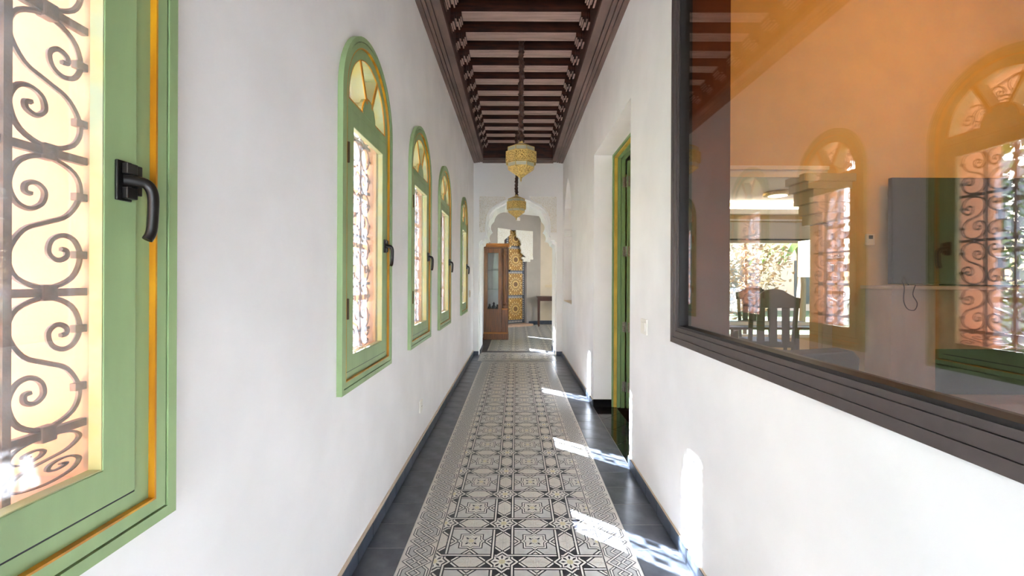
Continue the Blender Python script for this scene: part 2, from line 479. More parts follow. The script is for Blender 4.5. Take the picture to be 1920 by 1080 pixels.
L1 = 0.0002
def quad_strip(mb, p, q, w, z, m, ext=0.0):
    p = Vector(p); q = Vector(q); d = (q-p).normalized(); n = Vector((-d.y, d.x)); p = p-d*ext; q = q+d*ext
    poly = [p+n*w/2, p-n*w/2, q-n*w/2, q+n*w/2]
    poly = clip(poly)
    if len(poly) > 2: mb.add([(a*T, b*T, z) for a, b in poly], [list(range(len(poly)))], m)
G = 0.004
def clip(poly):
    poly = [(p[0], p[1]) for p in poly]
    for ax, lo, sg in ((0, G, 1), (0, 1-G, -1), (1, G, 1), (1, 1-G, -1)):
        out = []
        for i in range(len(poly)):
            a, b = poly[i-1], poly[i]
            da, db = sg*(a[ax]-lo), sg*(b[ax]-lo)
            if da >= 0 and db >= 0: out.append(b)
            elif da >= 0 or db >= 0:
                t = da/(da-db); c = (a[0]+(b[0]-a[0])*t, a[1]+(b[1]-a[1])*t); out.append(c)
                if db >= 0: out.append(b)
        poly = out
        if not poly: return []
    return poly
def flat(mb, poly, layer, m):
    poly = clip(poly)
    if len(poly) > 2: mb.add([(a*T, b*T, layer*L1) for a, b in poly], [list(range(len(poly)))], m)
def strap(mb, pts, lay, wd=0.135, wl=0.052):
    for p, q in zip(pts, pts[1:]): quad_strip(mb, p, q, wd, lay*L1, 'pat_line', wd*0.2)
    for p, q in zip(pts, pts[1:]): quad_strip(mb, p, q, wl, (lay+1)*L1, 'pat_light', wl*0.2)
def kite(mb, c, ang, r0, r1, w, lay, m):
    d = Vector((math.cos(ang), math.sin(ang))); n = Vector((-d.y, d.x)); c = Vector(c)
    rm = r0+(r1-r0)*0.55
    flat(mb, [c+d*r0, c+d*rm+n*w, c+d*r1, c+d*rm-n*w], lay, m)
def disc(mb, c, r, lay, m, n=12):
    flat(mb, [(c[0]+r*math.cos(2*PI*k/n), c[1]+r*math.sin(2*PI*k/n)) for k in range(n)], lay, m)
def field_tile():
    mb = MB()
    mb.box(G*T, (1-G)*T, G*T, (1-G)*T, -0.012, 0, 'pat_cream')
    flat(mb, [(0, 0), (.70, 0), (.70, .70), (0, .70)], 1, 'pat_white')
    flat(mb, [(.46, 0), (.70, 0), (.70, .24)], 2, 'pat_cream'); flat(mb, [(0, .46), (0, .70), (.24, .70)], 2, 'pat_cream')
    flat(mb, [(.70, .24), (1, .54), (.84, .70), (.70, .70)], 2, 'pat_dark'); flat(mb, [(.24, .70), (.70, .70), (.70, .84), (.54, 1)], 2, 'pat_dark')
    # faint arabesque in the hexagons
    for sw in (0, 1):
        for (a, b, an) in ((.80, .06, .9), (.90, .14, 2.2), (.80, .20, 2.4), (.93, .30, 1.2), (.96, .08, .3)):
            c = (a, b) if not sw else (b, a)
            kite(mb, c, an if not sw else PI/2-an, -.05, .05, .018, 2, 'pat_print')
    strap(mb, [(.45, 0), (1, .55)], 3); strap(mb, [(0, .45), (.55, 1)], 3)
    strap(mb, [(.705, -.02), (.705, .84), (.54, 1.005)], 5); strap(mb, [(-.02, .705), (.84, .705), (1.005, .54)], 7)
    # star around corner A
    st = [(.50, -.02), (.375, .11), (.375, .375), (.11, .375), (-.02, .50)]
    flat(mb, [(0, 0)] + st, 9, 'pat_line')
    st2 = [(.455, -.02), (.342, .095), (.342, .342), (.095, .342), (-.02, .455)]
    flat(mb, [(0, 0)] + st2, 10, 'pat_light')
    st3 = [(.395, -.02), (.298, .078), (.298, .298), (.078, .298), (-.02, .395)]
    flat(mb, [(0, 0)] + st3, 11, 'pat_line')
    st4 = [(.36, -.02), (.272, .07), (.272, .272), (.07, .272), (-.02, .36)]
    flat(mb, [(0, 0)] + st4, 12, 'pat_cream')
    kite(mb, (0, 0), PI/4, .10, .26, .035, 13, 'pat_dark')
    for a in (PI/8, 3*PI/8): kite(mb, (0, 0), a, .11, .17, .014, 13, 'pat_dark')
    disc(mb, (0, 0), .085, 14, 'pat_yellow')
    # flower star at corner B
    flat(mb, [(1, 1), (1, .60), (.86, .735), (.735, .735), (.735, .86), (.60, 1)], 9, 'pat_line')
    flat(mb, [(1, 1), (1, .66), (.88, .765), (.765, .765), (.765, .88), (.66, 1)], 10, 'pat_light')
    for a in (PI, 1.25*PI, 1.5*PI): kite(mb, (1, 1), a, .10, .29, .04, 11, 'pat_dark')
    disc(mb, (1, 1), .10, 12, 'pat_yellow')
    return mb
def border_tile():
    mb = MB()
    mb.box(G*T, (1-G)*T, G*T, (1-G)*T, -0.012, 0, 'pat_cream')
    flat(mb, [(.15, .35), (.35, .12), (.65, .12), (.85, .35), (.85, .65), (.65, .88), (.35, .88), (.15, .65)], 1, 'pat_grey')
    flat(mb, [(.12, 0), (.5, -.3), (.88, 0), (.5, .2)], 2, 'pat_grey'); flat(mb, [(.12, 1), (.5, 1.3), (.88, 1), (.5, .8)], 2, 'pat_grey')
    k = dict(wd=0.10, wl=0.046)
    strap(mb, [(.13, .34), (.13, .66), (.5, 1.02)], 3, **k); strap(mb, [(.87, .34), (.87, .66), (.5, 1.02)], 5, **k)
    strap(mb, [(.5, -.02), (.13, .34)], 5, **k); strap(mb, [(.5, -.02), (.87, .34)], 3, **k)
    strap(mb, [(.10, -.02), (.68, .5), (.10, 1.02)], 7, **k); strap(mb, [(.90, -.02), (.32, .5), (.90, 1.02)], 9, **k)
    flat(mb, [(.955, 0), (.985, 0), (.985, 1), (.955, 1)], 3, 'pat_line')
    return mb
FT = field_tile(); BT = border_tile()
fmesh = FT.mesh('patterned_tile', recalc=False); bmesh_ = BT.mesh('border_tile', recalc=False)
def rot_of(i, j):   # A corner position by column / row parity
    au, av = i % 2, j % 2
    return {(0, 0): 0, (1, 0): 1, (1, 1): 2, (0, 1): 3}[(au, av)]
OFF = {0: (0, 0), 1: (1, 0), 2: (1, 1), 3: (0, 1)}
def put_tile(me, name, x, y, r, parent, z=0.0):
    ox, oy = OFF[r]
    return link(name, me, parent, loc=(x+ox*T, y+oy*T, z), rot=(0, 0, r*PI/2))
K0, K1 = -9, 30
FX0 = CX0+T
for j in range(K0, K1):
    y = JY + j*T
    for i in range(5):
        # column joints: B on the left edge, A at the next; rows: B row at JY
        put_tile(fmesh, 'patterned_tile', FX0+i*T, y, rot_of((i+1) % 2, (j+1) % 2), fl, random.uniform(-3e-4, 3e-4))
    put_tile(bmesh_, 'border_tile', CX0, y, 0, fl); put_tile(bmesh_, 'border_tile', FX0+5*T, y, 2, fl)
for i in range(7):
    put_tile(bmesh_, 'border_tile', CX0+i*T, JY+K1*T, 3, fl)
YC1 = JY+(K1+1)*T
CX1 = CX0+7*T
def dark_mesh(wd, dp, h=0.012, m='tile_dark'):
    b = MB(); b.box(0.0018, wd-0.0018, 0.0018, dp-0.0018, -h, 0, m); return b.mesh('dark_tile', bevel=0.001)
DT = 0.208
dl = dark_mesh(CX0-XL-0.002, DT); dr = dark_mesh(XR-CX1-0.002, DT)
y = 2.092-7*DT
while y < YC1+0.01:
    z = random.uniform(-4e-4, 4e-4)
    link('dark_tile', dl, fl, loc=(XL+0.001, y, z)); link('dark_tile', dr, fl, loc=(CX1+0.001, y, -z)); y += DT
YD = y
k = 0; xx = CX0
ds = dark_mesh(CX1-CX0, 0.1)
mr = dark_mesh((CX1-CX0)/5, max(0.05, YD-YC1-0.002))
for k in range(5): link('dark_tile', mr, fl, loc=(CX0+k*(CX1-CX0)/5, YC1+0.001, 0))
# threshold inside the arch
y = YD; nx = int((2*0.65)/T)
TX0 = AC-0.65
for j in range(5):
    for i in range(nx):
        put_tile(bmesh_ if j in (0, 4) else fmesh, 'border_tile' if j in (0, 4) else 'patterned_tile', TX0+0.02+i*T, y+j*T, (3 if j == 4 else 1) if j in (0, 4) else rot_of(i % 2, j % 2), fl)
YT = YD+5*T
for a_, b_ in ((XL+.001, TX0+.018), (TX0+.022+nx*T, XR-.001)):
    link('dark_tile', dark_mesh(b_-a_, YE-YD-.001), fl, loc=(a_, YD, 0))
link('dark_tile', dark_mesh(AC+.65-(TX0+.022+nx*T)-.012, YT-YE), fl, loc=(TX0+.022+nx*T, YE, 0))
md = dark_mesh(1.3/6, 0.17)
for k in range(6): link('dark_tile', md, fl, loc=(TX0+k*1.3/6, YT+0.001, 0))
# plain joined tiles near and behind the viewer
b2 = MB()
def stamp(dst, src, x, y, r, z=0.0):
    c, s_ = (1, 0, -1, 0)[r], (0, 1, 0, -1)[r]; ox, oy = OFF[r]
    o = len(dst.v)
    dst.v += [(x+ox*T + c*p[0]-s_*p[1], y+oy*T + s_*p[0]+c*p[1], p[2]+z) for p in src.v]
    mp = [dst.mi(n) for n in src.mats]
    for f, m in zip(src.f, src.m): dst.f.append([o+i for i in f]); dst.m.append(mp[m])
for j in range(-29, K0):
    for i in range(5): stamp(b2, FT, FX0+i*T, JY+j*T, rot_of((i+1) % 2, (j+1) % 2))
    stamp(b2, BT, CX0, JY+j*T, 0); stamp(b2, BT, FX0+5*T, JY+j*T, 2)
o = b2.build('patterned_tiles', fl, recalc=False); o['kind'] = 'stuff'
b2 = MB(); y = 2.092-8*DT
while y > YB:
    b2.box(XL+.002, CX0-.001, y+.001, y+DT-.001, -.012, 0, 'tile_dark'); b2.box(CX1+.001, XR-.002, y+.001, y+DT-.001, -.012, 0, 'tile_dark'); y -= DT
o = b2.build('dark_tiles', fl); o['kind'] = 'stuff'

# ---- skirting
def skirting(name, label, x, s, segs):
    root = empty(name, (x, 0, 0)); tag(root, label, 'baseboard', kind='structure')
    me = MB().box(0, 0.011*s, 0.0008, DT-0.0008, 0.0, 0.068, 'tile_skirt').mesh('skirting_tile', bevel=0.0012)
    for (a, b) in segs:
        n = max(1, int(round((b-a)/DT)))
        for k in range(n):
            o = link('skirting_tile', me, root, loc=(0, a+k*(b-a)/n, 0.0005)); o.scale = (1, (b-a)/n/DT, 1)
        MB().box(0, 0.007*s, a, b, 0.069, 0.088 if s > 0 else 0.075, 'grout_beige').build('grout_strip', root, local=True)
    return root
skirting('baseboard_left', 'blue grey tile skirting with beige grout along window wall', XL, 1, [(YB, YE)])
skirting('baseboard_right', 'blue grey tile skirting along the glazed wall', XR, -1, [(YB, D0), (D1, YE)])
for nm, (a, b), lb in (('trim_1', (XL, AC-.66), 'short tile skirting on left foot of the arch'), ('trim_2', (AC+.66, XR), 'short tile skirting on right foot of the arch')):
    mb = MB(); mb.box(a, b, YE-.012, YE, 0, .07, 'tile_skirt'); tag(mb.build(nm), lb, 'baseboard', kind='structure')
mb = MB()
for s, xx in ((1, AC-.65), (-1, AC+.65)): mb.box(min(xx, xx+s*.011), max(xx, xx+s*.011), YE+.15, YE+.77, 0, .07, 'tile_skirt')
tag(mb.build('trim_3'), 'tile skirting inside the arch passage', 'baseboard', kind='structure')

# ---- wooden ceiling: fascia, beams, corbels, boards
CXL, CXR = -0.55, 0.6075
HB = EYE+2.2
mb = MB(); mb.box(XL-0.2, XR+TH, YB-0.2, YE+0.8, HB+0.15, HB+0.20, 'wood_ceiling_dark')
ce = mb.build('ceiling'); tag(ce, 'dark carved wooden ceiling with cross beams and stepped corbels', 'ceiling', kind='structure')
def fascia(steps, axis, a, b, lb):
    for (u0, u1, z0) in steps:
        mb = MB()
        if axis == 'y': mb.box(min(u0, u1), max(u0, u1), a, b, z0, z0+0.05, 'wood_ceiling_trim')
        else: mb.box(a, b, min(u0, u1), max(u0, u1), z0, z0+0.05, 'wood_ceiling_trim')
        mb.build('fascia_board', ce, bevel=0.002)
fascia([(XL, -.684, HC), (-.680, -.655, HC+.004), (-.650, -.618, HC+.010), (-.613, CXL, HC+.016)], 'y', YB, YE, '')
fascia([(XR, .755, HC), (.751, .722, HC+.004), (.717, .684, HC+.010), (.679, CXR, HC+.016)], 'y', YB, YE, '')
fascia([(YE, YE-.045, HC), (YE-.050, YE-.083, HC+.008), (YE-.088, YE-.13, HC+.016)], 'x', CXL-.02, CXR+.02, '')
mb = MB()
mb.box(CXL-.02, CXL-.0, YB, YE, HC+.05, HB+.15, 'wood_ceiling_dark'); mb.box(CXR, CXR+.02, YB, YE, HC+.05, HB+.15, 'wood_ceiling_dark')
mb.box(CXL, CXR, YE-.15, YE-.131, HC+.05, HB+.15, 'wood_ceiling_dark')
mb.build('coffer_side', ce)
BL, BR = -0.458, 0.532
bw = 0.117; bp_ = 0.3015; by0 = 3.587
beam_me = MB().box(CXL, CXR, 0, bw, HB+.012, HB+.15, 'wood_ceiling_dark').mesh('beam')
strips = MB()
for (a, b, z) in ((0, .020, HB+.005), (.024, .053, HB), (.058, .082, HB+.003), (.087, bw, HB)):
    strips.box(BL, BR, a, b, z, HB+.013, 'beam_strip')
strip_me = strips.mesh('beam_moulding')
def corbel_mesh(s):
    mb = MB()
    prof = [(-.572, -.549, .792), (-.546, -.536, .811), (-.534, -.519, .826), (-.514, -.500, .851), (-.495, -.484, .824), (-.481, -.471, .848), (-.469, -.459, .865)]
    for (a, b, h) in prof:
        h = EYE+1.3+h-.0
        if s < 0: xa, xb = a, b
        else: xa, xb = 0.074-b, 0.074-a
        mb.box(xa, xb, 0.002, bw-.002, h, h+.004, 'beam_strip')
        mb.box(xa-.001, xb+.001, 0.0, bw, h+.004, HB+.02, 'wood_ceiling_dark')
    return mb.mesh('corbel')
cml, cmr = corbel_mesh(-1), corbel_mesh(1)
for k in range(-17, 13):
    y = by0+k*bp_
    if y+bw > YE-.15 or y < YB: continue
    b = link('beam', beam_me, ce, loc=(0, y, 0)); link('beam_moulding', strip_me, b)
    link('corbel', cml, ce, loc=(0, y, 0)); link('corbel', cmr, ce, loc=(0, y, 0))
mb = MB(); mb.box(XL-.25, XR+TH+.02, YB-.25, YE+.8, TOP, TOP+.15, 'plaster_smooth')
tag(mb.build('ceiling_slab'), 'roof slab above the wooden corridor ceiling', 'roof', kind='structure')

# ================================================================== WINDOWS (left wall)
def make_window():
    root = empty('window_1')
    def B(mb, name, parent=root, **k): return mb.build(name, parent, local=True, **k)
    A = lambda hw, z0, r: arch_poly(hw, z0, SPR, r, 28)
    mb = MB(); mb.ring(A(.352, .82, .352), A(.331, .841, .331), 'x', -0.002, .0225, 'green_paint'); B(mb, 'outer_casing')
    mb = MB(); mb.ring(A(.3275, .8445, .3275), A(.305, .867, .305), 'x', -.002, .020, 'green_paint'); mb.ring(A(.331, .841, .331), A(.3275, .8445, .3275), 'x', -.002, .010, 'black_metal_and_gap'); B(mb, 'inner_casing')  # black ring paints in the dark of the casing groove
    mb = MB(); mb.ring(A(.305, .867, .305), A(.301, .871, .301), 'x', -.03, .0203, 'gold_paint'); lbl(B(mb, 'gold_bead'), 'worn gold bead')
    # fixed frame inside the bead, with the fanlight head
    mb = MB()
    fo = arch_poly(.290, .882, SPR, .290, 28); fi = arch_poly(.2575, .9025, 2.029, .2575, 28)
    # frame ring below the transom
    mb.box(-.035, .008, .271, .301, .871, 2.03, 'green_paint'); mb.box(-.02, .0072, .2672, .271, .8985, 2.0295, 'black_metal_and_gap'); mb.box(-.02, .0072, -.2805, .2672, .8985, .9033, 'black_metal_and_gap'); mb.box(-.02, .0072, -.2805, .2672, 2.0258, 2.0297, 'black_metal_and_gap'); mb.box(-.02, .0072, -.2805, -.2768, .9033, 2.0258, 'black_metal_and_gap'); mb.box(-.035, .008, -.301, -.2805, .871, 2.03, 'green_paint'); mb.box(-.035, .008, -.2805, .271, .871, .8985, 'green_paint')  # black strips paint in the dark gap around the sash
    n = 24; R0, R1 = .301, .2585
    po = [(-R0, 2.030)] + [(R0*math.cos(PI-PI*i/n), SPR+R0*math.sin(PI-PI*i/n)) for i in range(n+1)] + [(R0, 2.030)]
    pi_ = [(-R1, 2.066)] + [(R1*math.cos(PI-PI*i/n), SPR+R1*math.sin(PI-PI*i/n)) for i in range(n+1)] + [(R1, 2.066)]
    mb.ring(po, pi_, 'x', -.0115, .0085, 'green_paint')
    po2 = [(-R1-.012, 2.054)] + [((R1+.012)*math.cos(PI-PI*i/n), SPR+(R1+.012)*math.sin(PI-PI*i/n)) for i in range(n+1)] + [(R1+.012, 2.054)]
    mb.ring(po2, pi_, 'x', -.060, -.0117, 'cream_paint')
    mb.prism([(x_*1.0, z_) for x_, z_ in [(-.09, 2.0665)] + [(.080*math.cos(PI-PI*i/10), 2.068+.080*math.sin(PI-PI*i/10)) for i in range(11)] + [(.09, 2.0665)]], 'x', -.060, -.017, 'cream_paint')
    hub = [(-.10, 2.066)] + [(.085*math.cos(PI-PI*i/10), 2.068+.085*math.sin(PI-PI*i/10)) for i in range(11)] + [(.10, 2.066)]
    mb.prism(hub, 'x', -.0115, .0098, 'green_paint')
    B(mb, 'frame')
    for a in (math.radians(118), math.radians(62)):
        d = (math.cos(a), math.sin(a)); nn_ = (-d[1]*.0105, d[0]*.0105)
        p = (.07*d[0], 2.068+.07*d[1]); q = (.257*d[0], SPR+.257*d[1])
        mb = MB(); mb.prism([(p[0]+nn_[0], p[1]+nn_[1]), (p[0]-nn_[0], p[1]-nn_[1]), (q[0]-nn_[0], q[1]-nn_[1]), (q[0]+nn_[0], q[1]+nn_[1])], 'x', -.060, .006, 'cream_paint'); mb.prism([(p[0]+nn_[0], p[1]+nn_[1]), (p[0]-nn_[0], p[1]-nn_[1]), (q[0]-nn_[0], q[1]-nn_[1]), (q[0]+nn_[0], q[1]+nn_[1])], 'x', .006, .010, 'gold_paint')
        B(mb, 'fanlight_bar')
    mb = MB()
    ri = R1-.008
    pj = [(-ri, 2.074)] + [(ri*math.cos(PI-PI*i/n), SPR+.004+ri*math.sin(PI-PI*i/n)) for i in range(n+1)] + [(ri, 2.074)]
    mb.ring(pi_, pj, 'x', .003, .008, 'gold_paint'); mb.ring(pi_, pj, 'x', -.011, .003, 'cream_paint')
    hr = [(.093*math.cos(PI-PI*i/10), 2.07+.093*math.sin(PI-PI*i/10)) for i in range(11)]
    hr2 = [(.084*math.cos(PI-PI*i/10), 2.07+.084*math.sin(PI-PI*i/10)) for i in range(11)]
    mb.prism(hr + hr2[::-1], 'x', .003, .008, 'gold_paint'); mb.prism(hr + hr2[::-1], 'x', -.011, .003, 'cream_paint')
    B(mb, 'fanlight_bead')
    # three fan panes
    for a0, a1 in ((118, 180), (62, 118), (0, 62)):
        P = [(r*math.cos(math.radians(a)), 2.069+r*math.sin(math.radians(a))) for r, a in [(.08, a0+(a1-a0)*i/6) for i in range(7)]] + [(.2585*math.cos(math.radians(a)), 2.069+.2585*math.sin(math.radians(a))) for a in [a1-(a1-a0)*i/8 for i in range(9)]]
        mb = MB(); mb.prism(P, 'x', -.048, -.044, 'pane_glass'); B(mb, 'fanlight_pane')
    # sash
    mb = MB()
    so_ = [(-.2765, .9035), (.267, .9035), (.267, 2.0255), (-.2765, 2.0255)]; si_ = [(-.2085, .967), (.2035, .967), (.2035, 1.960), (-.2085, 1.960)]
    mb.ring(so_, si_, 'x', -.0115, .0125, 'green_paint')
    sash = B(mb, 'sash', bevel=0.0015)
    mb = MB(); sj = [(-.2065, .969), (.2015, .969), (.2015, 1.958), (-.2065, 1.958)]
    mb.ring(si_, sj, 'x', -.0112, .0110, 'cream_paint'); lbl(B(mb, 'glazing_bead', sash), 'pale cream glazing bead')
    mb = MB(); mb.box(-.0155, -.0117, -.208, .203, .9675, 1.9595, 'pane_glass'); B(mb, 'pane', sash)
    # handle on the right stile
    hx_, hy_ = -.009, .009
    mb = MB(); mb.box(.0215+hx_, .027+hx_, .213+hy_, .243+hy_, 1.437, 1.509, 'black_metal_and_gap')
    mb.box(.027+hx_, .038+hx_, .221+hy_, .243+hy_, 1.486, 1.505, 'black_metal_and_gap'); mb.box(.027+hx_, .038+hx_, .221+hy_, .243+hy_, 1.441, 1.462, 'black_metal_and_gap')
    mb.box(.0215+hx_, .034+hx_, .247+hy_, .257+hy_, 1.450, 1.505, 'black_metal_and_gap')
    B(mb, 'handle_base', sash, bevel=0.002)
    mb = MB()
    pts = catmull([(x_+hx_, y_+hy_, z_) for x_, y_, z_ in ((.028, .224, 1.474), (.042, .236, 1.474), (.052, .246, 1.470), (.057, .252, 1.454), (.057, .253, 1.425), (.055, .252, 1.386), (.052, .246, 1.369))], 4)
    mb.tube(pts, [.0100-.0016*i/len(pts) for i in range(len(pts))], 'black_metal_and_gap', 10)
    B(mb, 'handle', sash, smooth=True)
    for zc in (1.17, 1.83):
        mb = MB(); mb.lathe([(.0001, -.045), (.0065, -.043), (.0065, .043), (.0001, .045)], 'hinge_bronze', 10, (.0155, -.2785, zc)); B(mb, 'hinge', sash, smooth=True)
    return root
wproto = make_window()
WL = ['green arched window cut by left edge of view, nearest the viewer', 'large green arched window with gold fanlight, second from the viewer',
      'green arched window in the middle of the row of five', 'green arched window, second from the far end of wall', 'narrow looking green arched window nearest the carved arch']
for i, yc in enumerate(WIN):
    r = wproto if i == 0 else copy_tree(wproto)
    r.name = 'window_%d' % (i+1)
    r.location = (XL, yc, 0)
    tag(r, WL[i], 'window', 'green arched windows of the left wall', 'structure')
    portal(XL-.36, yc, 1.62, 1, 0, .50, 1.5)

# ---- wrought iron grilles
SW, CW, RH = .130, .132, .2405
def scroll_pts():
    P = [(.5, 1.0), (.2, 1.15), (.02, 1.5), (.12, 1.83), (.5, 1.98), (.85, 1.83), (.98, 1.5), (.90, 1.25), (.73, 1.17), (.57, 1.26), (.53, 1.45), (.64, 1.56), (.77, 1.51), (.78, 1.41), (.70, 1.39)]
    up = [Vector((p[0], p[1], 0)) for p in P]
    dn = [Vector((1-p[0], 2-p[1], 0)) for p in P]
    return catmull(dn[::-1] + up[1:], 4)
SP = scroll_pts()
def scroll_mesh(wd, ht, flip):
    mb = MB(); pts = [(0, ((1-p.x) if flip else p.x)*wd, p.y*ht/2) for p in SP]
    mb.tube(pts, .0047, 'iron', 5); return mb.mesh('scroll', smooth=True)
sc_a, sc_b = scroll_mesh(SW-.012, RH-.012, False), scroll_mesh(SW-.012, RH-.012, True)
def curl_mesh():
    """four small spirals round a centre, filling one middle cell half"""
    mb = MB()
    for sy in (1, -1):
        for sx in (1, -1):
            P = [(0.0, .06), (.10, .20), (.32, .30), (.46, .50), (.42, .74), (.26, .84), (.12, .74), (.14, .60), (.26, .58), (.29, .66)]
            mb.tube(catmull([(0, sx*p[0]*(CW-.014), sy*p[1]*(RH-.012)/2) for p in P], 3), .0042, 'iron', 5)
    return mb.mesh('curl', smooth=True)
cu = curl_mesh()
sm_a, sm_b = scroll_mesh(CW-.012, RH-.012, False), scroll_mesh(CW-.012, RH-.012, True)
boss_me = MB().box(-.008, .008, -.016, .016, -.026, .026, 'iron').mesh('boss', bevel=.003)
col_me = MB().box(-.009, .009, -.012, .012, -.014, .014, 'iron').mesh('collar', bevel=.003)
clip_me = MB().box(-.006, .006, -.012, .012, -.007, .007, 'iron').mesh('clip', bevel=.001)
hbar = MB().box(-.006, .006, -RV-.001, RV+.001, -.007, .007, 'iron').mesh('crossbar')
vbar = MB().box(-.006, .006, -.006, .006, .932, SPR+.02, 'iron').mesh('upright')
XG = -.080
def make_grille():
    root = empty('window_grille')
    zb = [1.754+RH*k for k in range(-3, 2)]
    for z in zb: link('crossbar', hbar, root, loc=(XG, 0, z))
    for yv in (-CW, 0, CW): link('upright', vbar, root, loc=(XG+.004, yv, 0))
    cells = [1.754+RH*k for k in range(-4, 2)]
    for k, z in enumerate(cells):
        top = min(z+RH, SPR+.02)
        if z < .93:
            pass
        a, b = (sc_a, sc_b) if k % 2 else (sc_b, sc_a)
        o1 = link('scroll', a, root, loc=(XG, CW+.006, z+.006)); o2 = link('scroll', b, root, loc=(XG, -CW-SW+.006, z+.006))
        if z < .93:
            for o in (o1, o2): o.scale = (1, 1, (z+RH-.945)/RH); o.location.z = .945
        for s in (-1, 1):
            if k in (2, 3):
                link('curl', cu, root, loc=(XG, s*CW/2, z+RH/2)); link('boss', boss_me, root, loc=(XG, s*CW/2, z+RH/2))
            else:
                o = link('scroll', (sm_a if (k+(s > 0)) % 2 else sm_b), root, loc=(XG, (0 if s > 0 else -CW)+.006, z+.006))
                if z < .93: o.scale = (1, 1, (z+RH-.945)/RH); o.location.z = .945
        if z > .93:
            for s in (-1, 1): link('collar', col_me, root, loc=(XG, s*(CW+SW/2), z))
            for s in (-1, 1):
                for q in (.28, .72): link('clip', clip_me, root, loc=(XG, s*(RV-.008), z+RH*q))
    # fanlight scrolls
    mb = MB(); mb.tube([(XG, .20*math.cos(PI*i/16), SPR+.03+.20*math.sin(PI*i/16)) for i in range(17)], .0047, 'iron', 5); mb.build('arch_bar', root, local=True, smooth=True)
    for a in (25, 60, 90, 120, 155):
        ca, sa_ = math.cos(math.radians(a)), math.sin(math.radians(a))
        mb = MB(); pts = []
        for p in SP:
            u, v = (p.x-.5)*.07, .04+p.y*.09
            pts.append((XG, v*ca-u*sa_, SPR+.02+v*sa_+u*ca))
        mb.tube(pts, .004, 'iron', 4); mb.build('fan_scroll', root, local=True, smooth=True)
    return root
gproto = make_grille()
GL = ['wrought iron scroll grille outside the nearest window', 'wrought iron scroll grille outside second window from viewer', 'wrought iron scroll grille outside the middle window',
      'wrought iron scroll grille outside window second from far end', 'wrought iron scroll grille outside window nearest the arch']
for i, yc in enumerate(WIN):
    g = gproto if i == 0 else copy_tree(gproto)
    g.location = (XL, yc, 0); tag(g, GL[i], 'grille', 'scroll grilles outside the windows')

# ================================================================== BIG WINDOW in the right wall
bwroot = empty('window_6', (XR, 0, 0)); tag(bwroot, 'wide interior window with bronze frame and reflecting glass', 'window', kind='structure')
def rect(a, b, c, d): return [(a, c), (b, c), (b, d), (a, d)]
FO = (BW0-.05, 2.175, .99, 2.94)
def inset(r, q): return rect(r[0]+q, r[1]-q, r[2]+q, r[3]-q)
mb = MB(); mb.ring(inset(FO, 0), inset(FO, .028), 'x', -.020, .002, 'aluminium_bronze'); mb.build('outer_frame', bwroot, local=True, bevel=.001)
mb = MB(); mb.ring(inset(FO, .029), inset(FO, .060), 'x', -.017, .03, 'aluminium_bronze'); mb.build('middle_frame', bwroot, local=True, bevel=.001)
mb = MB(); mb.ring(inset(FO, .061), inset(FO, .078), 'x', -.012, .05, 'aluminium_bronze'); mb.ring(inset(FO, .078), inset(FO, .088), 'x', -.008, .05, 'dark_gasket'); mb.build('inner_frame', bwroot, local=True)
mb = MB(); mb.box(.014, .020, BW0+.02, 2.105, 1.06, 2.87, 'big_glass'); mb.build('pane', bwroot, local=True)
mb = MB(); mb.box(.03, TH+.01, 2.10, 2.124, .961, 2.90, 'jamb_amber_lit'); mb.build('jamb_lining', bwroot, local=True)
mb = MB(); mb.box(.050, TH+.03, BW0, 2.10, .961, .970, 'hearth_stone'); mb.build('sill_board', bwroot, local=True)

# ================================================================== DOOR RECESS and green door
mb = MB(); mb.box(XR+.05, 1.44, D0, 5.2, -.06, -.0035, 'grout'); 
dfl = mb.build('floor_doorway'); tag(dfl, 'polished black marble floor of the door recess', 'floor', kind='structure')
# diagonal marble tiles
mt = MB(); q = .30
def clip_rect(poly, a, b, c, d):
    poly = [tuple(p) for p in poly]
    for ax, lo, sg in ((0, a, 1), (0, b, -1), (1, c, 1), (1, d, -1)):
        out = []
        for i in range(len(poly)):
            p, r = poly[i-1], poly[i]; da, db = sg*(p[ax]-lo), sg*(r[ax]-lo)
            if da >= 0 and db >= 0: out.append(r)
            elif da >= 0 or db >= 0:
                t = da/(da-db); out.append((p[0]+(r[0]-p[0])*t, p[1]+(r[1]-p[1])*t))
                if db >= 0: out.append(r)
        poly = out
        if not poly: return []
    return poly
for i in range(-6, 8):
    for j in range(-8, 8):
        cx, cy = 1.0+(i+j)*q/2*1.0, 3.75+(i-j)*q/2*1.0
        g = q/2-.002
        P = clip_rect([(cx-g, cy), (cx, cy-g), (cx+g, cy), (cx, cy+g)], XR+.001, 1.438, D0+.001, D1-.001)
        if len(P) > 2:
            m_ = MB(); m_.prism(P, 'z', -.012, 0, 'marble_black'); m_.build('marble_tile', dfl)
mb = MB(); mb.box(XR, XR+TH-.04, D1-.012, D1, 0, .075, 'marble_black'); tag(mb.build('trim_4'), 'black marble skirting in the door recess', 'baseboard', kind='structure')
dr_ = empty('door_1', (.986, D1, 0)); tag(dr_, 'open green door with yellow edged frame in right wall recess', 'door', kind='structure')
mb = MB(); FX = .986
def jamb(ya, yb, s):
    pass
mb.box(FX+.012, FX+.044, D1-.035, D1, .002, DZ-.001, 'door_yellow'); mb.box(FX+.012, FX+.044, D0, D1-.035, DZ-.035, DZ-.001, 'door_yellow'); mb.box(FX+.012, FX+.044, D0, D0+.035, .002, DZ-.036, 'door_yellow')
lbl(mb.build('frame_moulding', dr_, bevel=.003), 'ochre yellow moulding')
mb = MB()
mb.box(FX-.004, FX+.0115, D1-.024, D1, .002, DZ-.001, 'green_dark'); mb.box(FX-.004, FX+.0115, D0, D1-.0245, DZ-.024, DZ-.001, 'green_dark')
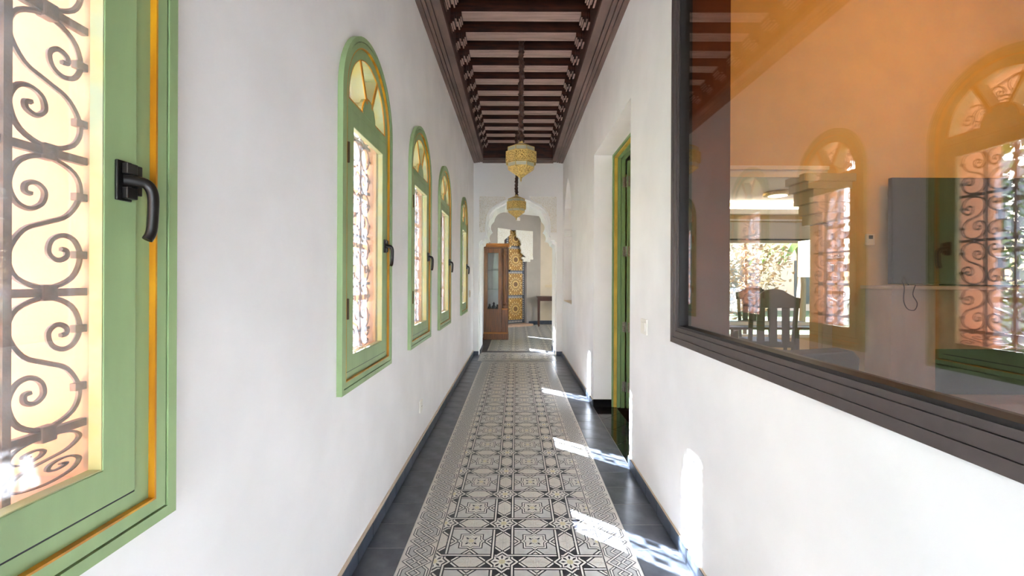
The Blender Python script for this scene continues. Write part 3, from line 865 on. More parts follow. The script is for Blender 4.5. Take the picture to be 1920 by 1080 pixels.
mb.box(FX+.0445, FX+.076, D1-.045, D1, .002, DZ-.001, 'green_dark'); mb.box(FX+.0445, FX+.076, D0, D1-.0455, DZ-.045, DZ-.001, 'green_dark'); mb.box(FX+.079, FX+.118, D1-.058, D1, .002, DZ-.001, 'green_dark'); mb.box(FX+.079, FX+.118, D0, D1-.0585, DZ-.058, DZ-.001, 'green_dark'); mb.box(FX+.0445, FX+.118, D0, D0+.045, .002, DZ-.06, 'green_dark')
mb.build('frame', dr_, bevel=.002)
mb = MB(); mb.box(FX+.130, FX+.44, D1-.105, D1-.063, .012, DZ-.08, 'green_dark')
for (a, b) in ((.2, 1.0), (1.15, 2.3)): mb.box(FX+.20, FX+.42, D1-.111, D1-.105, a, b, 'green_dark')
leaf = mb.build('leaf', dr_, bevel=.002)
for zc in (.22, .82, 1.58, 2.28):
    mb = MB(); mb.box(FX+.090, FX+.1175, D1-.062, D1-.0585, zc-.05, zc+.05, 'hinge_steel'); mb.box(FX+.132, FX+.150, D1-.1085, D1-.1055, zc-.05, zc+.05, 'hinge_steel')
    mb.tube([(FX+.124, D1-.075, zc-.052), (FX+.124, D1-.075, zc+.052)], .007, 'hinge_steel', 8)
    mb.build('hinge', dr_)
# little lobby behind the door
mb = MB()
mb.box(1.44, 1.46, 2.98, 5.2, 0, 2.9, 'plaster_living'); mb.box(1.03, 1.46, 5.2, 5.24, 0, 2.9, 'plaster_living'); mb.box(1.03, 1.46, 2.98, 3.0, 0, 2.9, 'plaster_living'); mb.box(1.03, 1.46, 2.98, 5.24, 2.9, 2.95, 'plaster_living')
tag(mb.build('wall_lobby'), 'cream wall of the little lobby behind the green door', 'wall', kind='structure')

# ================================================================== ROOM BEHIND THE GLASS
LX0, LX1, LY0, LY1, LZ = XR+TH, 5.2, -2.0, 3.40, 3.62
mb = MB()
mb.box(1.46, LX1, LY1, LY1+.14, 2.15, LZ, 'plaster_living')                       # header above the opening
mb.box(2.40, LX1, LY1, LY1+.14, 0, 2.15, 'plaster_living')
mb.box(1.46, 1.54, LY1, LY1+.14, 0, 2.15, 'plaster_living')
mb.box(LX0, 1.46, 2.98, 3.0, 2.9, LZ, 'plaster_living'); mb.box(1.44, 1.46, 3.0, LY1+.14, 2.9, LZ, 'plaster_living')
wlv = mb.build('wall_living'); tag(wlv, 'cream living room wall seen through the glass', 'wall', kind='structure')
mb = MB(); mb.box(1.5, 2.42, LY1-.03, LY1-.001, 2.10, 2.17, 'plaster_smooth'); mb.box(1.5, 2.42, LY1-.05, LY1-.001, 2.155, 2.185, 'plaster_smooth'); mb.build('opening_cornice', wlv)
mb = MB()
for a, b, c, d in ((2.20, 2.60, 2.06, 2.12), (2.23, 2.57, 2.00, 2.06), (2.27, 2.54, 1.90, 2.00), (2.31, 2.51, 1.82, 1.90), (2.34, 2.48, 1.74, 1.82)): mb.box(a, b, LY1-.09, LY1+.15, c, d, 'stone_grey')
lbl(mb.build('capital', wlv, bevel=.006), 'stepped stone capital')
mb = MB(); mb.box(2.37, 2.45, LY1-.05, LY1-.001, 0, 1.74, 'stone_grey'); mb.build('pilaster', wlv, bevel=.006)
mb = MB()
mb.box(LX1, LX1+.15, LY0, LY1+.14, 0, LZ, 'plaster_living'); mb.box(LX0, LX1, LY0-.15, LY0, 0, LZ, 'plaster_living')
tag(mb.build('wall_living_far'), 'cream side and back walls of the living room', 'wall', kind='structure')
mb = MB(); mb.box(LX0, LX1+.15, LY0-.15, LY1+.14, LZ, LZ+.12, 'plaster_living'); tag(mb.build('ceiling_living'), 'cream ceiling of the living room behind glass', 'ceiling', kind='structure')
mb = MB(); mb.box(LX0, LX1+.5, LY0-.15, 7.3, -.06, 0, 'parquet'); tag(mb.build('floor_living'), 'pale wooden floor of the rooms behind glass', 'floor', kind='structure')
# chimney breast with fireplace
fp = empty('fireplace', (3.6, 3.22, 0)); tag(fp, 'white marble fireplace under the dark screen behind glass', 'fireplace')
def PB(mb, name, parent, **k): return mb.build(name, parent, **k)
mb = MB(); mb.box(2.74, 3.06, 3.16, LY1-.001, .001, 1.235, 'marble_white'); PB(mb, 'marble_pier', fp)
mb = MB(); mb.box(4.3, 4.6, 3.16, LY1-.001, .001, 1.235, 'marble_white'); PB(mb, 'marble_pier', fp)
mb = MB(); mb.box(3.06, 4.3, 3.18, LY1-.001, .80, 1.235, 'hearth_stone'); PB(mb, 'lintel', fp)
mb = MB(); mb.box(3.06, 4.3, 3.36, LY1-.001, .42, .80, 'soot'); PB(mb, 'firebox', fp)
mb = MB(); mb.box(3.06, 4.3, 3.10, LY1-.001, .001, .42, 'hearth_stone'); PB(mb, 'hearth', fp)
mb = MB(); mb.box(2.70, 4.64, 3.10, LY1-.001, 1.236, 1.262, 'marble_white'); PB(mb, 'mantel_shelf', fp, bevel=.004)
tv = empty('television', (3.55, 3.3, 1.27)); tag(tv, 'flat dark grey television screen standing above the fireplace', 'television')
mb = MB(); mb.box(2.86, 4.32, 3.30, 3.335, 1.275, 2.085, 'dark_plastic'); PB(mb, 'casing', tv, bevel=.004)
mb = MB(); mb.box(2.87, 4.31, 3.297, 3.2995, 1.285, 2.075, 'screen_black'); PB(mb, 'screen', tv)
mb = MB(); mb.box(3.3, 3.9, 3.25, 3.38, 1.263, 1.274, 'dark_plastic'); PB(mb, 'stand', tv)
th = empty('thermostat', (2.77, LY1, 1.62)); tag(th, 'small white wall thermostat beside the dark screen', 'thermostat')
mb = MB(); mb.box(2.735, 2.80, LY1-.018, LY1-.001, 1.575, 1.665, 'white_plastic'); PB(mb, 'case', th, bevel=.004)
mb = MB(); mb.box(2.752, 2.783, LY1-.0205, LY1-.0185, 1.625, 1.652, 'dark_plastic'); PB(mb, 'display', th)
mb = MB()
mb.tube(catmull([(2.80, 3.09, 1.268), (2.78, 3.088, 1.30), (2.765, 3.085, 1.33), (2.75, 3.085, 1.30), (2.765, 3.085, 1.25), (2.76, 3.085, 1.16), (2.79, 3.088, 1.10), (2.84, 3.088, 1.09), (2.86, 3.088, 1.14), (2.83, 3.09, 1.20), (2.85, 3.092, 1.268)], 4), .0035, 'dark_plastic', 5)
tag(mb.build('loose_cable', smooth=True), 'thin dark cable looping over the fireplace shelf', 'cable')
# unseen amber pendant, assumed as source of the living room warm light
pl = empty('assumed_lamp', (3.1, 1.6, LZ)); tag(pl, 'unseen amber ceiling lamp assumed for the living room glow', 'lamp')
mb = MB(); mb.tube([(3.1, 1.6, LZ-.001), (3.1, 1.6, 3.36)], .008, 'brass', 8); PB(mb, 'rod', pl)
mb = MB(); mb.lathe([(.02, .02), (.14, 0), (.16, -.05), (.12, -.10), (.02, -.12)], 'amber_glass', 20, (3.1, 1.6, 3.34)); PB(mb, 'shade', pl, smooth=True)
ld = bpy.data.lights.new('assumed_lamp_spot', 'SPOT'); ld.energy = 38; ld.color = (1.0, .42, .0); ld.shadow_soft_size = .12; ld.spot_size = math.radians(150); ld.spot_blend = .7
lo = bpy.data.objects.new('assumed_lamp_spot', ld); COL.objects.link(lo); lo.location = (3.1, 1.6, 3.19); lo.rotation_euler = Vector((-.25, 1.0, .30)).to_track_quat('-Z', 'Y').to_euler()
# sofa
sf = empty('sofa', (1.65, 2.75, 0)); tag(sf, 'dark grey fabric sofa back below the opening behind glass', 'sofa')
mb = MB()
P = [(1.15, .30), (2.19, .30), (2.22, .80), (2.18, .845), (2.02, .835), (1.85, .825), (1.62, .84), (1.42, .87), (1.25, .885), (1.15, .88)]
mb.prism(P, 'y', 2.79, 2.95, 'sofa_fabric'); PB(mb, 'back', sf, bevel=.012)
mb = MB(); mb.box(1.16, 2.18, 2.18, 2.79, .14, .44, 'sofa_fabric'); PB(mb, 'seat', sf, bevel=.02)
mb = MB(); mb.box(2.03, 2.20, 2.1805, 2.785, .44, .64, 'sofa_fabric'); PB(mb, 'arm', sf, bevel=.02)
for (a, b) in ((1.2, 2.23), (2.12, 2.23), (1.2, 2.85), (2.12, 2.85)):
    mb = MB(); mb.box(a, a+.05, b, b+.05, .001, .30 if b > 2.5 else .14, 'wood_chair'); PB(mb, 'leg', sf)
# dining room
DX0, DX1, DY1, DZC = 1.46, 5.7, 7.1, 2.56
WX0, WX1, WZ0, WZ1 = 3.0, 5.05, .35, 1.96
mb = MB()
mb.box(DX0, WX0, DY1, DY1+.2, 0, LZ, 'plaster_living'); mb.box(WX1, DX1, DY1, DY1+.2, 0, LZ, 'plaster_living'); mb.box(WX0, WX1, DY1, DY1+.2, 0, WZ0, 'plaster_living'); mb.box(WX0, WX1, DY1, DY1+.2, WZ1, LZ, 'plaster_living')
mb.box(DX1, DX1+.2, LY1, DY1+.2, 0, LZ, 'plaster_living'); mb.box(1.2, 1.46, 5.24, DY1+.2, 0, LZ, 'plaster_living')
tag(mb.build('wall_dining'), 'pale dining room walls with wide garden window behind glass', 'wall', kind='structure')
mb = MB(); mb.box(1.2, DX1+.2, LY1+.14, DY1+.2, DZC, DZC+.1, 'plaster_smooth'); dcl = mb.build('ceiling_dining'); tag(dcl, 'white dining room ceiling with bright cove light', 'ceiling', kind='structure')
mb = MB(); mb.box(DX0, DX1, DY1-.14, DY1, 2.36, 2.44, 'plaster_smooth'); mb.box(DX0, DX1, DY1-.05, DY1, 2.26, 2.29, 'plaster_smooth'); mb.build('cornice', dcl)
mb = MB(); mb.box(DX0+.02, DX1-.02, DY1-.12, DY1-.03, 2.441, 2.475, 'led'); mb.build('cove_light', dcl)
rl = empty('ceiling_light', (3.74, 6.2, DZC)); tag(rl, 'round brass rimmed ceiling light in the dining room', 'lamp')
mb = MB(); mb.lathe([(.16, 0), (.19, -.02), (.185, -.05), (.14, -.055)], 'brass', 24, (3.74, 6.2, DZC-.001)); PB(mb, 'rim', rl, smooth=True)
mb = MB(); mb.lathe([(.12, -.056), (.12, -.06)], 'lamp_shade', 20, (3.74, 6.2, DZC-.001)); PB(mb, 'diffuser', rl)
rb = empty('roller_blind', (4.0, DY1-.05, WZ1)); tag(rb, 'pale roller blind above the garden window', 'blind')
mb = MB(); mb.box(WX0-.05, WX1+.05, DY1-.045, DY1-.04, 1.97, 2.24, 'blind_fabric'); PB(mb, 'fabric', rb)
mb = MB(); mb.box(WX0-.05, WX1+.05, DY1-.055, DY1-.035, 1.945, 1.97, 'dark_plastic'); PB(mb, 'bottom_rail', rb)
gw = empty('window_7', (4.0, DY1+.1, 0)); tag(gw, 'wide garden window at the end of the dining room', 'window', kind='structure')
mb = MB(); mb.ring(rect(WX0, WX1, WZ0, WZ1), rect(WX0+.05, WX1-.05, WZ0+.05, WZ1-.05), 'y', DY1+.05, DY1+.11, 'white_plastic'); PB(mb, 'frame', gw)
mb = MB(); mb.box(WX0+.05, WX1-.05, DY1+.075, DY1+.081, WZ0+.05, WZ1-.05, 'case_glass'); PB(mb, 'pane', gw)
portal((WX0+WX1)/2, DY1+.22, (WZ0+WZ1)/2, 0, -1, 1.95, 1.5)
# table and chairs
tb = empty('dining_table', (2.95, 5.35, 0)); tag(tb, 'dark wooden dining table with pale cloth top behind glass', 'table')
mb = MB(); mb.box(2.45, 3.75, 4.95, 5.75, .73, .76, 'wood_table'); PB(mb, 'tabletop', tb, bevel=.004)
mb = MB(); mb.box(2.40, 3.80, 5.15, 5.55, .7605, .764, 'blind_fabric'); lbl(PB(mb, 'runner', tb), 'pale cloth runner')
for a in (2.52, 3.62):
    for b in (5.02, 5.62): mb = MB(); mb.box(a, a+.06, b, b+.06, .001, .73, 'wood_table'); PB(mb, 'leg', tb)
def make_chair():
    r = empty('dining_chair')
    def B(mb, n, **k): return mb.build(n, r, local=True, **k)
    mb = MB(); mb.box(-.23, .23, -.22, .22, .42, .48, 'wood_chair'); B(mb, 'seat', bevel=.012)
    for s in (-1, 1):
        mb = MB(); mb.tube([(s*.2, -.19, .001), (s*.2, -.19, .42)], .022, 'wood_chair', 8); B(mb, 'leg')
        mb = MB(); mb.tube([(s*.2, .20, .001), (s*.2, .20, .42)], .022, 'wood_chair', 8); B(mb, 'leg')
        mb = MB(); mb.tube([(s*.21, .21, .48), (s*.21, .24, .8), (s*.215, .27, 1.08)], .022, 'wood_chair', 8); B(mb, 'back_post')
    mb = MB(); P = [(-.24, 1.02), (.24, 1.02), (.25, 1.12), (.20, 1.13), (.14, 1.16), (.08, 1.20), (0, 1.215), (-.08, 1.20), (-.14, 1.16), (-.20, 1.13), (-.25, 1.12)]
    mb.prism(P, 'y', .25, .28, 'wood_chair'); B(mb, 'crest_rail', bevel=.005)
    mb = MB(); mb.box(-.2, .2, .225, .245, .62, .68, 'wood_chair'); B(mb, 'cross_rail')
    for x in (-.12, 0, .12): mb = MB(); mb.box(x-.035, x+.035, .245, .262, .66, 1.04, 'wood_chair'); B(mb, 'splat')
    return r
ch = make_chair()
CH = [((2.62, 4.62, 0), PI-.1, 'dark carved dining chair nearest the glass, turned from view'), ((3.25, 4.70, 0), PI+.12, 'dark carved dining chair beside the white lamp shade'),
      ((2.75, 6.05, 0), .05, 'dark carved dining chair on window side of table, left one'), ((3.45, 6.05, 0), -.05, 'dark carved dining chair on window side of table, right one')]
for i, (l, rz, lb) in enumerate(CH):
    c = ch if i == 0 else copy_tree(ch); c.location = l; c.rotation_euler = (0, 0, rz); tag(c, lb, 'chair', 'dining chairs behind the glass')
lp = empty('floor_lamp', (2.75, 4.0, 0)); tag(lp, 'floor lamp with bright white square shade behind glass', 'lamp')
mb = MB(); mb.lathe([(.14, 0), (.14, .02), (.02, .03), (.012, .05), (.012, 1.34)], 'brass', 16, (2.75, 4.0, .001)); PB(mb, 'stand', lp, smooth=True)
mb = MB(); mb.box(2.66, 2.84, 3.91, 4.09, 1.33, 1.665, 'lamp_shade'); lbl(PB(mb, 'lamp_shade', lp, bevel=.004), 'bright white square shade')

# ================================================================== HALL BEYOND THE ARCH
HY0 = YE+.77
HCZ = EYE+1.80
def wallpts(name, label, p, q, z0, z1, th, m):
    p = Vector(p); q = Vector(q); d = (q-p).normalized(); n = Vector((-d.y, d.x))*th
    mb = MB(); mb.prism([tuple(p), tuple(q), tuple(q+n), tuple(p+n)], 'z', z0, z1, m)
    return tag(mb.build(name), label, 'wall', kind='structure')
# hall left wall with a glazed garden door plus unseen slit added for sun streaks
mb = MB(); hx = XL-.2; HG0, HG1 = 8.30, 9.16; SL0, SL1 = 10.55, 10.75
mb.box(hx, XL, HY0, HG0, 0, HCZ, 'plaster'); mb.box(hx, XL, HG0, HG1, 1.95, HCZ, 'plaster'); mb.box(hx, XL, HG1, SL0, 0, HCZ, 'plaster')
mb.box(hx, XL, SL0, SL1, 1.7, HCZ, 'plaster'); mb.box(hx, XL, SL0, SL1, 0, .95, 'plaster'); mb.box(hx, XL, SL1, 11.6, 0, HCZ, 'plaster')
tag(mb.build('wall_hall_left'), 'white hall wall behind the display cabinet', 'wall', kind='structure')
hd = empty('door_2', (XL, 8.8, 0)); tag(hd, 'green and yellow glazed garden door beside the cabinet', 'door', kind='structure')
mb = MB(); mb.ring(rect(HG0, HG1, .0, 1.95), rect(8.66, 8.92, .95, 1.86), 'x', XL-.06, XL-.02, 'green_paint'); PB(mb, 'frame', hd)
mb = MB(); mb.ring(rect(HG0-.03, HG1+.06, -.0, 2.0), rect(HG0, HG1, .0005, 1.95), 'x', XL-.01, XL+.022, 'door_yellow'); PB(mb, 'casing', hd)
mb = MB(); mb.box(XL-.045, XL-.04, 8.66, 8.92, .95, 1.86, 'pane_glass'); PB(mb, 'pane', hd)
for zc in (1.25, 1.55): mb = MB(); mb.box(XL-.055, XL-.03, 8.66, 8.92, zc-.012, zc+.012, 'green_paint'); PB(mb, 'glazing_bar', hd)
portal(XL-.22, (HG0+HG1)/2, 1.0, 1, 0, .8, 1.8)
# rotated back wall with arched doorway
A0 = Vector((-1.25, 11.15)); A1 = Vector((.71, 12.45)); 
dA = (A1-A0).normalized(); LA = (A1-A0).length
ang = math.atan2(dA.y, dA.x)
bwl = empty('wall_hall_back', (A0.x, A0.y, 0), ang); tag(bwl, 'grey angled hall wall with arched doorway and stucco spandrels', 'wall', kind='structure')
def along(px):   # distance along the rotated wall seen at pixel column px
    k = (px-967)/813.0
    # A0 + t dA : x = k*y
    return (k*A0.y-A0.x)/(dA.x-k*dA.y)
def dist_at(px):
    t = along(px); return A0.y+t*dA.y
d0, d1 = along(943), along(987.5)
def hz(px, py): return EYE+(523-py)/813.0*dist_at(px)
zt = hz(975, 432)
mb = MB()
mb.box(0, d0, 0, .18, 0, HCZ, 'plaster_grey'); mb.box(d1, LA, 0, .18, 0, HCZ, 'plaster_grey'); mb.box(d0, d1, 0, .18, zt, HCZ, 'plaster_grey')
mb.box(d0-.25, d1+.25, .19, .24, 0, HCZ, 'plaster_grey')  # unseen backing added behind the doorway to block leaking sun
mb.build('wall_face', bwl, local=True)
pr = d1; wj = along(968)
sp = [(pr, zt), (wj-.02, zt), (wj-.02, zt-.06), (wj, zt-.20), (wj+.05, zt-.21), (wj+.13, zt-.30), (wj+.15, zt-.40), (wj+.11, zt-.45), (wj+.16, zt-.55), (wj+.15, zt-.62), (wj+.20, zt-.66), (pr-.0, zt-.75)]
mb = MB(); mb.prism(sp + [(pr+.19, zt-.75), (pr+.19, zt)], 'y', -.03, .02, 'stucco'); mb.build('carved_spandrel', bwl, local=True)
mb = MB(); mb.box(along(968)+.17, pr+.19, -.045, .02, zt-.80, zt-.74, 'stucco'); mb.box(along(968)+.22, pr+.10, -.035, .02, zt-.87, zt-.80, 'stucco'); mb.build('impost', bwl, local=True)
mb = MB(); mb.prism([(along(932), zt+.02), (along(955), zt+.0), (along(955), zt-.15), (d0+.02, zt-.30), (d0+.02, zt-.7), (along(932), zt-.7)], 'y', -.03, .02, 'stucco'); mb.build('carved_spandrel', bwl, local=True)
mb = MB(); mb.box(d0-.1, d1+.08, -.22, .10, 0, .055, 'hearth_stone'); mb.build('door_step', bwl, local=True)
mb = MB(); mb.box(d1+.08, LA, -.014, 0, 0, .11, 'tile_skirt'); mb.build('skirting', bwl, local=True)
wallpts('wall_hall_right', 'cream hall wall behind the console table', (.71, 12.45), (3.2, 12.45), 0, HCZ, .15, 'plaster_cream')
mb = MB(); mb.box(.71, 3.2, 12.436, 12.45, 0, .11, 'tile_skirt'); tag(mb.build('trim_5'), 'dark tile skirting behind the console table', 'baseboard', kind='structure')
mb = MB(); mb.box(2.9, 3.1, HY0, 9.0, 0, HCZ, 'plaster_cream'); mb.box(2.9, 3.1, 11.2, 12.6, 0, HCZ, 'plaster_cream'); mb.box(2.9, 3.1, 9.0, 11.2, 2.3, HCZ, 'plaster_cream'); mb.box(2.9, 3.1, 9.0, 11.2, 0, .6, 'plaster_cream'); mb.box(XR+TH, 3.0, HY0-.15, HY0, 0, HCZ, 'plaster')  # unseen opening left in the side wall, added to light the hall
tag(mb.build('wall_hall_side'), 'cream hall side wall with unseen opening added for daylight', 'wall', kind='structure')
portal(3.12, 10.1, 1.45, -1, 0, 2.1, 1.6)
mb = MB(); mb.box(-1.5, 3.2, HY0, 13.0, HCZ, HCZ+.15, 'plaster_smooth'); tag(mb.build('ceiling_hall'), 'white ceiling of the hall beyond the arch', 'ceiling', kind='structure')
mb = MB(); mb.box(-1.5, 3.2, HY0, 13.0, -.06, -.0035, 'grout'); hf = mb.build('floor_hall'); tag(hf, 'patterned tile floor of the hall beyond the arch', 'floor', kind='structure')
HS = YT+.172
b2 = MB()
for j in range(0, 28):
    for i in range(0, 14):
        y = HS+j*T; x = CX0+.02+i*T
        if y < HY0+.01 and x > AC+.63: continue
        if i == 0: stamp(b2, BT, x, y, 0)
        else: stamp(b2, FT, x, y, rot_of(i % 2, j % 2))
o = b2.build('patterned_tiles', hf, recalc=False); o['kind'] = 'stuff'
mb = MB()
for j in range(12):
    mb.box((XL if HS+j*.21 > HY0 else AC-.65)+.002, CX0+.018, HS+j*.21, HS+(j+1)*.21-.002, -.012, 0, 'tile_dark')
o = mb.build('dark_tiles', hf); o['kind'] = 'stuff'

# painted wooden door in the angled wall
pd = empty('painted_door', (A0.x+dA.x*d0, A0.y+dA.y*d0, 0), ang)
tag(pd, 'tall ochre painted door with rosette panels in hall archway', 'door')
mid_t = .10   # set back behind the wall face
xa, xb = along(952.5)-d0, d1-d0-.005
wd = xb-xa
mb = MB(); mb.box(xa, xb, mid_t, mid_t+.05, .075, zt-.005, 'mdoor_blue'); mb.build('leaf', pd, local=True)
mb = MB(); mb.box(-.05, xa-.002, mid_t+.01, mid_t+.06, .06, zt, 'wood_table'); mb.build('frame_post', pd, local=True)
def rosette(mb, cx, cz, r, y):
    def F(pts, k, m): mb.add([(a, y-k*.0012, b) for a, b in pts], [list(range(len(pts)))], m)
    for (n, r0, r1, wv, m, k, of) in ((16, .50, .86, .11, 'mdoor_dark', 1, 0), (16, .56, .80, .06, 'mdoor_light', 2, 0), (16, .66, 1.0, .055, 'mdoor_light', 1, .5), (32, .88, 1.04, .03, 'mdoor_dark', 2, .5), (16, .26, .54, .05, 'mdoor_light', 1, .5), (16, .10, .34, .045, 'mdoor_dark', 2, 0)):
        for q in range(n):
            t = 2*PI*(q+of)/n; d = (math.cos(t), math.sin(t)); nn_ = (-d[1], d[0]); rm = (r0+r1)/2
            F([(cx+r*r0*d[0], cz+r*r0*d[1]), (cx+r*(rm*d[0]+wv*nn_[0]), cz+r*(rm*d[1]+wv*nn_[1])), (cx+r*r1*d[0], cz+r*r1*d[1]), (cx+r*(rm*d[0]-wv*nn_[0]), cz+r*(rm*d[1]-wv*nn_[1]))], k, m)
    F([(cx+r*.09*math.cos(2*PI*q/10), cz+r*.09*math.sin(2*PI*q/10)) for q in range(10)], 3, 'mdoor_dark')
bd = wd*.13
pz0 = .075+.09
ph = wd-2*bd
zz = pz0
for k in range(5):
    h_ = .60
    z1 = min(zz+h_, zt-.02)
    if z1-zz < .15: break
    mb = MB(); mb.box(xa+bd, xb-bd, mid_t-.012, mid_t-.0005, zz, z1, 'mdoor_ochre')
    pnl = mb.build('panel', pd, local=True)
    if z1-zz > .4:
        mb = MB(); rosette(mb, (xa+xb)/2, (zz+z1)/2, min(ph, h_)/2*.96, mid_t-.0125)
        for q in range(11):
            for (cx, cz) in ((xa+bd+.02+q*(ph-.04)/10, zz+.02), (xa+bd+.02+q*(ph-.04)/10, z1-.02), (xa+bd+.02, zz+.02+q*(h_-.04)/10), (xb-bd-.02, zz+.02+q*(h_-.04)/10)):
                mb.add([(cx-.014, mid_t-.0137, cz), (cx, mid_t-.0137, cz-.014), (cx+.014, mid_t-.0137, cz), (cx, mid_t-.0137, cz+.014)], [(0, 1, 2, 3)], 'mdoor_dark' if q % 2 else 'mdoor_light')
        for sx in (-1, 1):
            for sz in (-1, 1):
                cx, cz = (xa+xb)/2+sx*ph*.38, (zz+z1)/2+sz*h_*.38
                mb.add([(cx-.03*sx*0-.03, mid_t-.0137, cz), (cx, mid_t-.0137, cz-.03), (cx+.03, mid_t-.0137, cz), (cx, mid_t-.0137, cz+.03)], [(0, 1, 2, 3)], 'mdoor_light')
        mb.build('rosette', pnl, local=True, recalc=False)
    # dentil border under each panel
    mb = MB()
    for q in range(9):
        cx = xa+bd+(q+.5)*ph/9
        mb.add([(cx-ph/24, mid_t-.0015, zz-.075), (cx+ph/24, mid_t-.0015, zz-.075), (cx, mid_t-.0015, zz-.015)], [(0, 1, 2)], 'mdoor_white')
    for q in range(10):
        cz = zz+(q+.5)*h_/10
        for cx in (xa+bd/2, xb-bd/2): mb.add([(cx-bd*.25, mid_t-.0015, cz-h_/30), (cx+bd*.25, mid_t-.0015, cz-h_/30), (cx, mid_t-.0015, cz+h_/30)], [(0, 1, 2)], 'mdoor_white')
    mb.build('painted_border', pd, local=True, recalc=False)
    zz = z1+.085
for q in (xa+.03, xa+.10):
    mb = MB(); mb.lathe([(.03, 0), (.03, .02), (.012, .035)], 'black_metal_and_gap', 12); o = mb.build('door_knob', pd, local=True, smooth=True)
    o.rotation_euler = (PI/2, 0, 0); o.location = (q, mid_t-.012, 1.525)

# motion detector on the grey wall above the door
md_ = empty('motion_detector', (A0.x+dA.x*along(970), A0.y+dA.y*along(970), hz(970, 411)), ang); tag(md_, 'small white motion detector with red dot above painted door', 'sensor')
mb = MB(); mb.box(-.055, .055, -.05, -.001, -.045, .045, 'white_plastic'); mb.build('case', md_, local=True, bevel=.01)
mb = MB(); mb.box(.018, .034, -.054, -.0505, 0, .016, 'red_led'); mb.build('indicator', md_, local=True)

# display cabinet
cb = empty('display_cabinet', (-.42, 9.45, 0)); tag(cb, 'brown wooden display cabinet with glass front beyond the arch', 'cabinet')
cx0, cx1, cy0, cy1 = -.684, -.165, 9.27, 9.64
mb = MB(); mb.box(cx0-.005, cx1+.012, cy0-.02, cy1, .001, .125, 'wood_cabinet'); PB(mb, 'plinth', cb, bevel=.006)
mb = MB(); mb.box(cx0, cx1+.005, cy0-.012, cy1, .126, .16, 'wood_cornice'); PB(mb, 'base_moulding', cb, bevel=.006)
mb = MB()
mb.box(cx0, cx0+.02, cy0+.02, cy1, .16, 1.96, 'wood_cabinet'); mb.box(cx1-.02, cx1, cy0+.03, cy1, .16, 1.96, 'wood_cabinet'); mb.box(cx0+.02, cx1-.02, cy1-.015, cy1, .16, 1.96, 'plaster_smooth')
mb.box(cx0+.02, cx1-.02, cy0+.03, cy1-.015, .16, .18, 'wood_cabinet'); mb.box(-.30, -.285, cy0+.02, cy1-.015, .18, 1.96, 'wood_cabinet')
mb.box(-.30, cx1, cy0+.05, cy0+.065, .16, 1.96, 'wood_cabinet'); PB(mb, 'body', cb)
mb = MB(); do_ = rect(cx0+.002, -.302, .165, 1.95); di_ = rect(-.60, -.372, .655, 1.855)
mb.ring(do_, di_, 'y', cy0, cy0+.022, 'wood_cabinet'); dd = PB(mb, 'door', cb, bevel=.003)
mb = MB(); mb.box(-.60, -.372, cy0+.010, cy0+.014, .655, 1.855, 'case_glass'); PB(mb, 'pane', dd)
mb = MB(); mb.lathe([(.004, 0), (.012, .01), (.008, .02)], 'brass', 10); o = mb.build('knob', dd, local=True, smooth=True); o.matrix_parent_inverse = Matrix.Translation((.42, -9.45, 0)); o.rotation_euler = (PI/2, 0, 0); o.location = (-.672, cy0, 1.36)
for zs in (1.07, 1.48):
    mb = MB(); mb.box(cx0+.021, -.302, cy0+.04, cy1-.02, zs, zs+.012, 'case_glass'); PB(mb, 'shelf', cb)
mb = MB(); mb.box(-.298, cx1+.002, cy0, cy0+.05, .165, .64, 'wood_cabinet'); PB(mb, 'pedestal', cb, bevel=.003)
mb = MB(); mb.box(-.298, cx1+.006, cy0-.008, cy0+.05, .64, .67, 'wood_cornice'); PB(mb, 'pedestal_cap', cb, bevel=.003)
mb = MB(); mb.lathe([(.04, 0), (.045, .03), (.03, .06), (.045, .10), (.028, .14), (.038, .2), (.042, .5), (.038, 1.05), (.03, 1.12), (.045, 1.16), (.03, 1.20), (.045, 1.26)], 'wood_cabinet', 16, (-.232, cy0+.01, .671)); PB(mb, 'turned_column', cb, smooth=True)
mb = MB(); mb.box(cx0, cx1, cy0-.005, cy1, 1.9605, 1.985, 'wood_cabinet'); PB(mb, 'frieze', cb)
mb = MB(); mb.box(cx0-.01, cx1+.02, cy0-.03, cy1, 1.986, 2.02, 'wood_cornice'); mb.box(cx0-.02, cx1+.035, cy0-.05, cy1, 2.02, 2.055, 'wood_cornice'); PB(mb, 'cornice', cb, bevel=.008)
for k, (x, h) in enumerate(((-.565, .10), (-.475, .14), (-.395, .09))):
    mb = MB(); mb.lathe([(.03, 0), (.04, h*.3), (.018, h*.6), (.026, h*.8), (.008, h)], 'ornament', 12, (x, cy0+.16, .6555))
    tag(mb.build('figurine', smooth=True), ['small dark ornament at left on cabinet floor', 'taller dark ornament in the middle of cabinet floor', 'small dark ornament at right on cabinet floor'][k], 'ornament', 'ornaments in the display cabinet')
mb = MB(); mb.box(cx0+.021, -.302, cy0+.035, cy1-.02, .63, .655, 'wood_cabinet'); PB(mb, 'bottom_shelf', cb)

